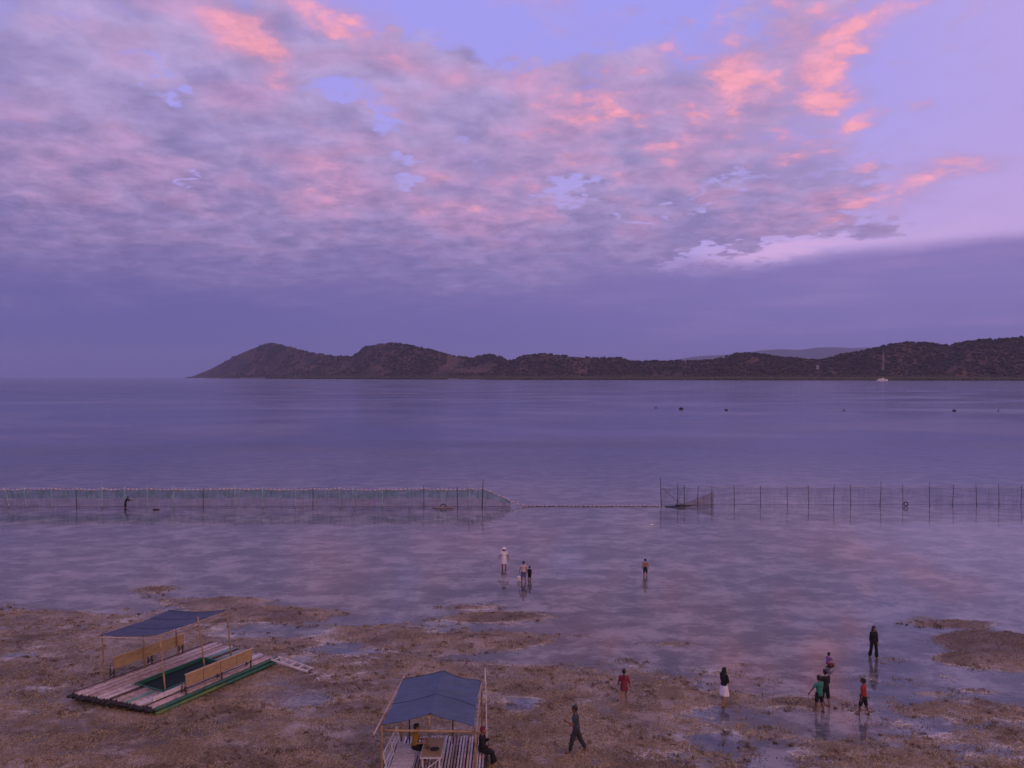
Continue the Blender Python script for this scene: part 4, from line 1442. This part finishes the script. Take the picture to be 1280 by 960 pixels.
def left_fence():
    Y = 77.0
    bx = lambda px: (px - 640) / FPX * Y
    zy = lambda py: HCAM - (py - HY) / FPX * Y
    T = empty('net_fence', (bx(604), Y, 0))
    tag(T, 'long teal fish net fence with a beaded line of pale floats, left of the gap', 'net fence')
    ox = bx(604)
    X = lambda px: bx(px) - ox
    posts = [(-26, -20, 609, 636), (6, 12, 609, 637), (30, 34, 608, 635), (64, 66, 609, 634), (95, 96, 611, 634), (127.5, 127.5, 608, 634), (156, 156, 608, 634), (184, 183.5, 608, 634), (217, 217.5, 608, 634), (254, 254, 610, 634), (293.5, 294, 606, 633), (328, 328.5, 609, 633), (369, 369, 609, 632), (391, 391, 609, 632), (424.6, 424.6, 610, 632), (441, 442, 608, 632), (478, 478, 610, 632), (511, 512.5, 609, 632), (529, 530, 606, 632), (552.5, 552.5, 608, 632), (571.6, 572, 608, 632), (587, 587, 600, 632), (604, 602.5, 599, 632)]
    for k, (a, b, yt, yb) in enumerate(posts):
        r = .048 if k not in (4, 9, 13, 18, 20) else .032
        m = post_teal if k not in (4, 9, 13, 18, 20, 22) else post_dark
        pole((X(b), -.09, gz(bx(b), Y) - .12), (X(a), -.09 + random.uniform(-.05, .02), zy(yt)), r, 6, True, .02, .75).build('post', m, T, True)
    tops = sorted([(X(a), zy(611.5 + .5 * math.sin(k * 1.7))) for k, (a, b, yt, yb) in enumerate(posts)])
    tops += [(X(628), .95), (X(645), .30), (X(658), .08)]
    tx, tz = [a for a, b in tops], [b for a, b in tops]

    def ztop(x):
        z = float(np.interp(x, tx, tz))
        if x < 0:      # a little slack between posts
            i = max(0, min(len(tx) - 2, int(np.searchsorted(tx, x)) - 1))
            f = (x - tx[i]) / max(tx[i + 1] - tx[i], .01)
            z -= .07 * math.sin(math.pi * min(max(f, 0), 1))
        return z
    yf = lambda x: .03 * math.sin(x * 1.1)
    zb = lambda x: -.25
    xs = list(np.arange(X(-30), X(640), .16))
    zm = lambda x: ztop(x) * .50
    strip('upper_net', net_upper, T, xs, yf, zm, lambda x: ztop(x) - .04, 4, .05, 1)
    strip('lower_net', net_lower, T, xs, yf, zb, lambda x: ztop(x) * .50 + .02, 4, .07, 2)
    MB().tube([(x, yf(x), ztop(x)) for x in list(np.arange(X(-30), X(659), .32))], .014, 5).build('float_line', rope_mat, T, True)
    MB().tube([(x, yf(x) - .05, .0) for x in xs[::2]], .018, 5).build('foot_rope', dark_wood, T, True)
    fm = MB().ellipsoid((0, 0, 0), (.125, .11, .11), 8, 6).mesh('float', True)
    fm.materials.append(float_mat)
    x = X(-28)
    rr = random.Random(9)
    while x < X(657):
        o = link('float', fm, None, T, (x, yf(x), ztop(x) + rr.uniform(-.02, .03)))
        s = rr.uniform(.75, 1.15)
        o.scale = (s, s, s)
        x += .44 + rr.uniform(-.07, .07)
    # the lowered net of the gap, its floats on the water
    xs = [X(656) + k * .3 for k in range(int((X(828) - X(656)) / .3) + 1)]
    MB().tube([(x, yf(x) + .02 * math.sin(x * 3), .03) for x in xs], .02, 5).build('float_line', dark_wood, T, True)
    strip('lowered_net', net_brown, T, xs, yf, lambda x: -.2, lambda x: .06 + .02 * math.sin(x * 4), 2, .05, 4)
    x = X(658)
    while x < X(826):
        o = link('float', fm, None, T, (x, yf(x) + rr.uniform(-.06, .06), .06 + rr.uniform(-.02, .02)))
        s = rr.uniform(.55, .8)
        o.scale = (s, s, s)
        x += .42 + rr.uniform(-.06, .06)


def right_fence():
    Y = 78.3
    bx = lambda px: (px - 640) / FPX * Y
    zy = lambda py: HCAM - (py - HY) / FPX * Y
    ox = bx(827)
    T = empty('net_fence', (ox, Y, 0))
    tag(T, 'long fish net fence on thin dark posts, right of the gap', 'net fence')
    X = lambda px: bx(px) - ox
    posts = [(826.5, 827, 597), (847.5, 847, 604), (856, 856, 606), (873, 872, 608), (890, 890, 607), (918, 918.5, 607), (950.5, 951.5, 607), (984, 984.5, 607), (1011, 1011.5, 607), (1043, 1043, 606), (1064, 1064.5, 606), (1102.5, 1100.5, 602), (1129, 1129, 605), (1163, 1163, 603), (1192, 1191.5, 605), (1220, 1221.5, 604), (1249, 1249, 604), (1277, 1277, 606), (1306, 1306, 606)]
    for k, (a, b, yt) in enumerate(posts):
        pole((X(b), random.uniform(-.1, .1), gz(bx(b), Y) - .12), (X(a), random.uniform(-.15, .15), zy(yt)), .045 if k == 0 else .034, 6, True, .03, .7).build('post', post_dark, T, True)
    tx = [X(a) for a, b, c in posts]

    def ztop(x):
        i = max(0, min(len(tx) - 2, int(np.searchsorted(tx, x)) - 1))
        f = (x - tx[i]) / max(tx[i + 1] - tx[i], .01)
        return zy(609.5) - .07 * math.sin(math.pi * min(max(f, 0), 1)) + .03 * math.sin(i * 2.1)
    yf = lambda x: .02 * math.sin(x)
    xs = list(np.arange(X(827), X(1308), .16))
    strip('net', net_fine, T, xs, yf, lambda x: -.25, lambda x: ztop(x), 6, .05, 3)
    MB().tube([(x, yf(x), ztop(x)) for x in xs[::2]], .016, 5).build('head_rope', rope_mat, T, True)
    MB().tube([(x, yf(x) - .04, .0) for x in xs[::2]], .014, 5).build('foot_rope', dark_wood, T, True)
    fm = MB().ellipsoid((0, 0, 0), (.06, .05, .055), 7, 5).mesh('small_float', True)
    fm.materials.append(float_small)
    x = X(828)
    rr = random.Random(4)
    while x < X(1306):
        o = link('float', fm, None, T, (x, yf(x), ztop(x) + rr.uniform(-.015, .02)))
        s = rr.uniform(.6, 1.1)
        o.scale = (s, s, s)
        x += .40 + rr.uniform(-.12, .12)
    # brown net drawn out to a point behind the corner
    n = 16
    vs, fs = [], []
    a, b1, b0 = Vector((X(842), -1.1, .05)), Vector((X(892), -.1, zy(614))), Vector((X(892), -.1, -.15))
    for j in range(n + 1):
        f = j / n
        for k in range(7):
            g = k / 6
            p = a.lerp(b0.lerp(b1, g), f)
            vs.append((p.x, p.y + .08 * math.sin(f * 14 + g * 5) * f, p.z - .10 * math.sin(math.pi * f) * g))
    for j in range(n):
        for k in range(6):
            fs.append((j * 7 + k, j * 7 + k + 1, (j + 1) * 7 + k + 1, (j + 1) * 7 + k))
    MB().add(vs, fs).build('side_net', net_brown, T, True)
    for p, q in (((X(828), 0, 1.7), (X(850), -.6, .05)), ((X(856), 0, 1.9), (X(842), -1.0, .05))):
        MB().tube([p, q], .018, 5).build('stay', post_dark, T, True)


left_fence()
right_fence()


def small_things():
    def XY(px, py): return G(px, py, 0)
    # bundle of dark poles afloat at the corner of the right fence
    x, y = XY(848, 632)
    T = empty('pole_bundle', (x, y - 1.0, 0))
    tag(T, 'bundle of dark floating poles at the corner of the net gap', 'poles')
    for a, b in (((-1.5, .1, .05), (1.0, -.1, .10)), ((-.9, -.15, .06), (1.3, .25, .16)), ((-.5, .2, .1), (.6, -.3, .22)), ((-.2, -.3, .14), (.2, .35, .3)), ((-.4, 0, .2), (.8, .05, .12))):
        pole(a, b, .05, 7).build('pole', bamboo_dark, T, True)
    # hooped raft by the left fence
    x, y = XY(554, 635)
    T = empty('hooped_raft', (x, y, 0))
    tag(T, 'small dark raft with a hoop, floating by the teal net fence', 'raft')
    for k in range(6):
        pole((-1.0 + .06 * k, -.3 + k * .12, .05), (1.0 - .05 * k, -.3 + k * .12, .05), .055, 7).build('raft_pole', bamboo_dark if k % 2 else bamboo_pale, T, True)
    MB().torus((0, 0, .06), .30, .05, 'y', 18, 7, 0, math.pi).build('hoop', black_rubber, T, True)
    # tyre afloat under the right fence
    for px, py, R0, lab in ((1132.5, 633.0, .20, 'dark tyre float hanging at the right net fence'), (195, 637.5, .28, 'dark tyre float lying near the stooping figure at the left fence')):
        x, y = XY(px, py)
        T = empty('tyre_float', (x, y - .1, .0))
        tag(T, lab, 'tyre float')
        up = px > 600
        tyre = MB().torus((0, 0, .24 if up else .05), R0, .045, 'y' if up else 'z', 22, 8).build('tyre', black_rubber, T, True)
        MB().tube([(0, 0, .5 if up else .1), (.03, .05, .9 if up else .12), (0, .12, 1.7) if up else (.3, .4, .02)], .012, 5).build('tether', rope_mat, T, True)
    x, y = XY(815, 657)
    T = empty('float_bottle', (x, y, .0))
    tag(T, 'white plastic bottle floating before the net gap', 'bottle')
    MB().tube([(-.16, 0, .03), (-.14, 0, .03), (.10, 0, .03), (.16, 0, .03), (.2, 0, .03)], [.03, .075, .078, .04, .022], 10).build('body', white_plastic, T, True)
    MB().tube([(.2, 0, .03), (.225, 0, .03)], .027, 8).build('cap', denim, T, True)
    # far buoys in a row on the reef edge
    far = [(820, 510, .8, 'thin dark marker buoy, leftmost in the far row on the water'), (851.5, 511.5, 1.5, 'broadest dark marker buoy in the far row on the water'), (908, 513, 1.1, 'dark marker buoy third from the left in the far row'), (1055, 513.5, .7, 'smallest dark marker buoy, fourth in the far row'), (1193, 514, 1.3, 'dark marker buoy second from the right in the far row'), (1248, 514, .7, 'small dark marker buoy, rightmost in the far row on the water')]
    for px, py, s, lab in far:
        x, y = XY(px, py)
        T = empty('marker_buoy', (x, y, 0))
        tag(T, lab, 'buoy', 'marker buoys on the reef edge')
        MB().ellipsoid((0, 0, .12 * s), (.62 * s, .5 * s, .36 * s), 12, 7).build('drum', bamboo_dark, T, True)
        MB().tube([(.1 * s, 0, .3 * s), (.16 * s, 0, 1.25)], [.06, .04], 6).build('stick', dark_wood, T, True)
    # white vessel off the far shore
    x, y = XY(1103, 476.2)
    hull_m = pmat('white_hull', (0.78, 0.74, 0.74), (0.68, 0.63, 0.63), .3, .5)
    T = empty('passenger_boat', (x, y, 0), R(8))
    tag(T, 'white passenger boat moored off the far wooded shore', 'boat')
    rings = []
    for f in [k / 14 for k in range(15)]:
        px = -19 + 38 * f
        w = 3.6 * (1 - max(0, (f - .6) / .4) ** 2) * (0.85 + .15 * min(1, f * 5)) + .05
        sh = 3.6 + 2.6 * max(0, f - .55) ** 1.4 * 3
        rings.append([Vector((px, -w, sh)), Vector((px, -w * .75, .6)), Vector((px, 0, -.8)), Vector((px, w * .75, .6)), Vector((px, w, sh))])
    MB().rings(rings).build('hull', hull_m, T)
    cab = MB().box((-4, 0, 5.4), (20, 5.4, 3.6)).build('cabin', hull_m, T)
    for k in range(7):
        MB().box((-12 + k * 2.6, -2.73, 5.9), (1.5, .08, 1.1)).build('window', black_rubber, cab)
    MB().box((2, 0, 8.2), (7, 4.6, 2.2)).build('wheelhouse', hull_m, T)
    MB().box((-6, 0, 8.0), (10, 4.8, .3)).build('canopy', hull_m, T)
    MB().tube([(0, 0, 9), (0, 0, 15)], [.22, .12], 6).build('mast', hull_m, T)
    for s in (-1, 1):
        MB().tube([(-15, s * 7.5, .4), (14, s * 7.5, .4)], .3, 6).build('outrigger', hull_m, T)
        for xx in (-9, 0, 9):
            MB().tube([(xx, s * 3, 3.6), (xx, s * 7.5, .5)], .2, 6).build('outrigger_arm', hull_m, T)
    # lattice tower on the far hillside
    def land(px, t):
        a, b, c = land_height(np.array([float(px)]), np.array([t]))
        return float(a[0]), float(b[0]), float(c[0])
    tt = next(t for t in [k * .005 for k in range(4, 80)] if land(1104, t)[2] > HCAM + (HY - 463) / FPX * land(1104, t)[1])
    x, y, z = land(1104, tt)
    T = empty('lattice_tower', (x, y, z - 2))
    tag(T, 'pale slender lattice tower rising from the far wooded shore', 'tower')
    htop = (HCAM + (HY - 441) / FPX * y) - (z - 2)
    tm = pmat('pale_steel', (0.36, 0.31, 0.31), (0.28, 0.23, 0.23), .2, .5)
    w0, w1 = 2.6, 1.5
    cr = [(-1, -1), (1, -1), (1, 1), (-1, 1)]
    for sx, sy in cr:
        MB().tube([(sx * w0, sy * w0, 0), (sx * w1, sy * w1, htop)], .55, 5).build('leg', tm, T)
    n = 9
    for k in range(n):
        za, zb = htop * k / n, htop * (k + 1) / n
        wa, wb = w0 + (w1 - w0) * k / n, w0 + (w1 - w0) * (k + 1) / n
        br = MB()
        for i in range(4):
            p, q = cr[i], cr[(i + 1) % 4]
            br.tube([(p[0] * wa, p[1] * wa, za), (q[0] * wb, q[1] * wb, zb)], .3, 4)
            br.tube([(p[0] * wb, p[1] * wb, zb), (q[0] * wb, q[1] * wb, zb)], .3, 4)
        br.build('brace_bay', tm, T)
    MB().tube([(0, 0, htop), (0, 0, htop + 7)], .3, 5).build('antenna', tm, T)
    # little pale house on the far hill
    x, y, z = land(1022, .16)
    z = max(z, HCAM + (HY - 461) / FPX * y)
    T = empty('hillside_house', (x, y, z - 1))
    tag(T, 'tiny pale house half hidden on the far wooded hillside', 'house')
    wall = MB().box((0, 0, 6), (9, 12, 14)).build('wall', tm, T)
    MB().rings([[Vector((-5.5, -7, 13)), Vector((5.5, -7, 13)), Vector((5.5, 7, 13)), Vector((-5.5, 7, 13))], [Vector((-1.5, -.5, 16.5)), Vector((1.5, -.5, 16.5)), Vector((1.5, .5, 16.5)), Vector((-1.5, .5, 16.5))]]).build('roof', tm, T)
    for k in (-2.9, 2.9):
        MB().box((k, -6.03, 8), (2.2, .1, 3)).build('window', dark_wood, wall)
    MB().box((0, -6.03, 3), (2.4, .12, 5)).build('door', dark_wood, wall)


small_things()
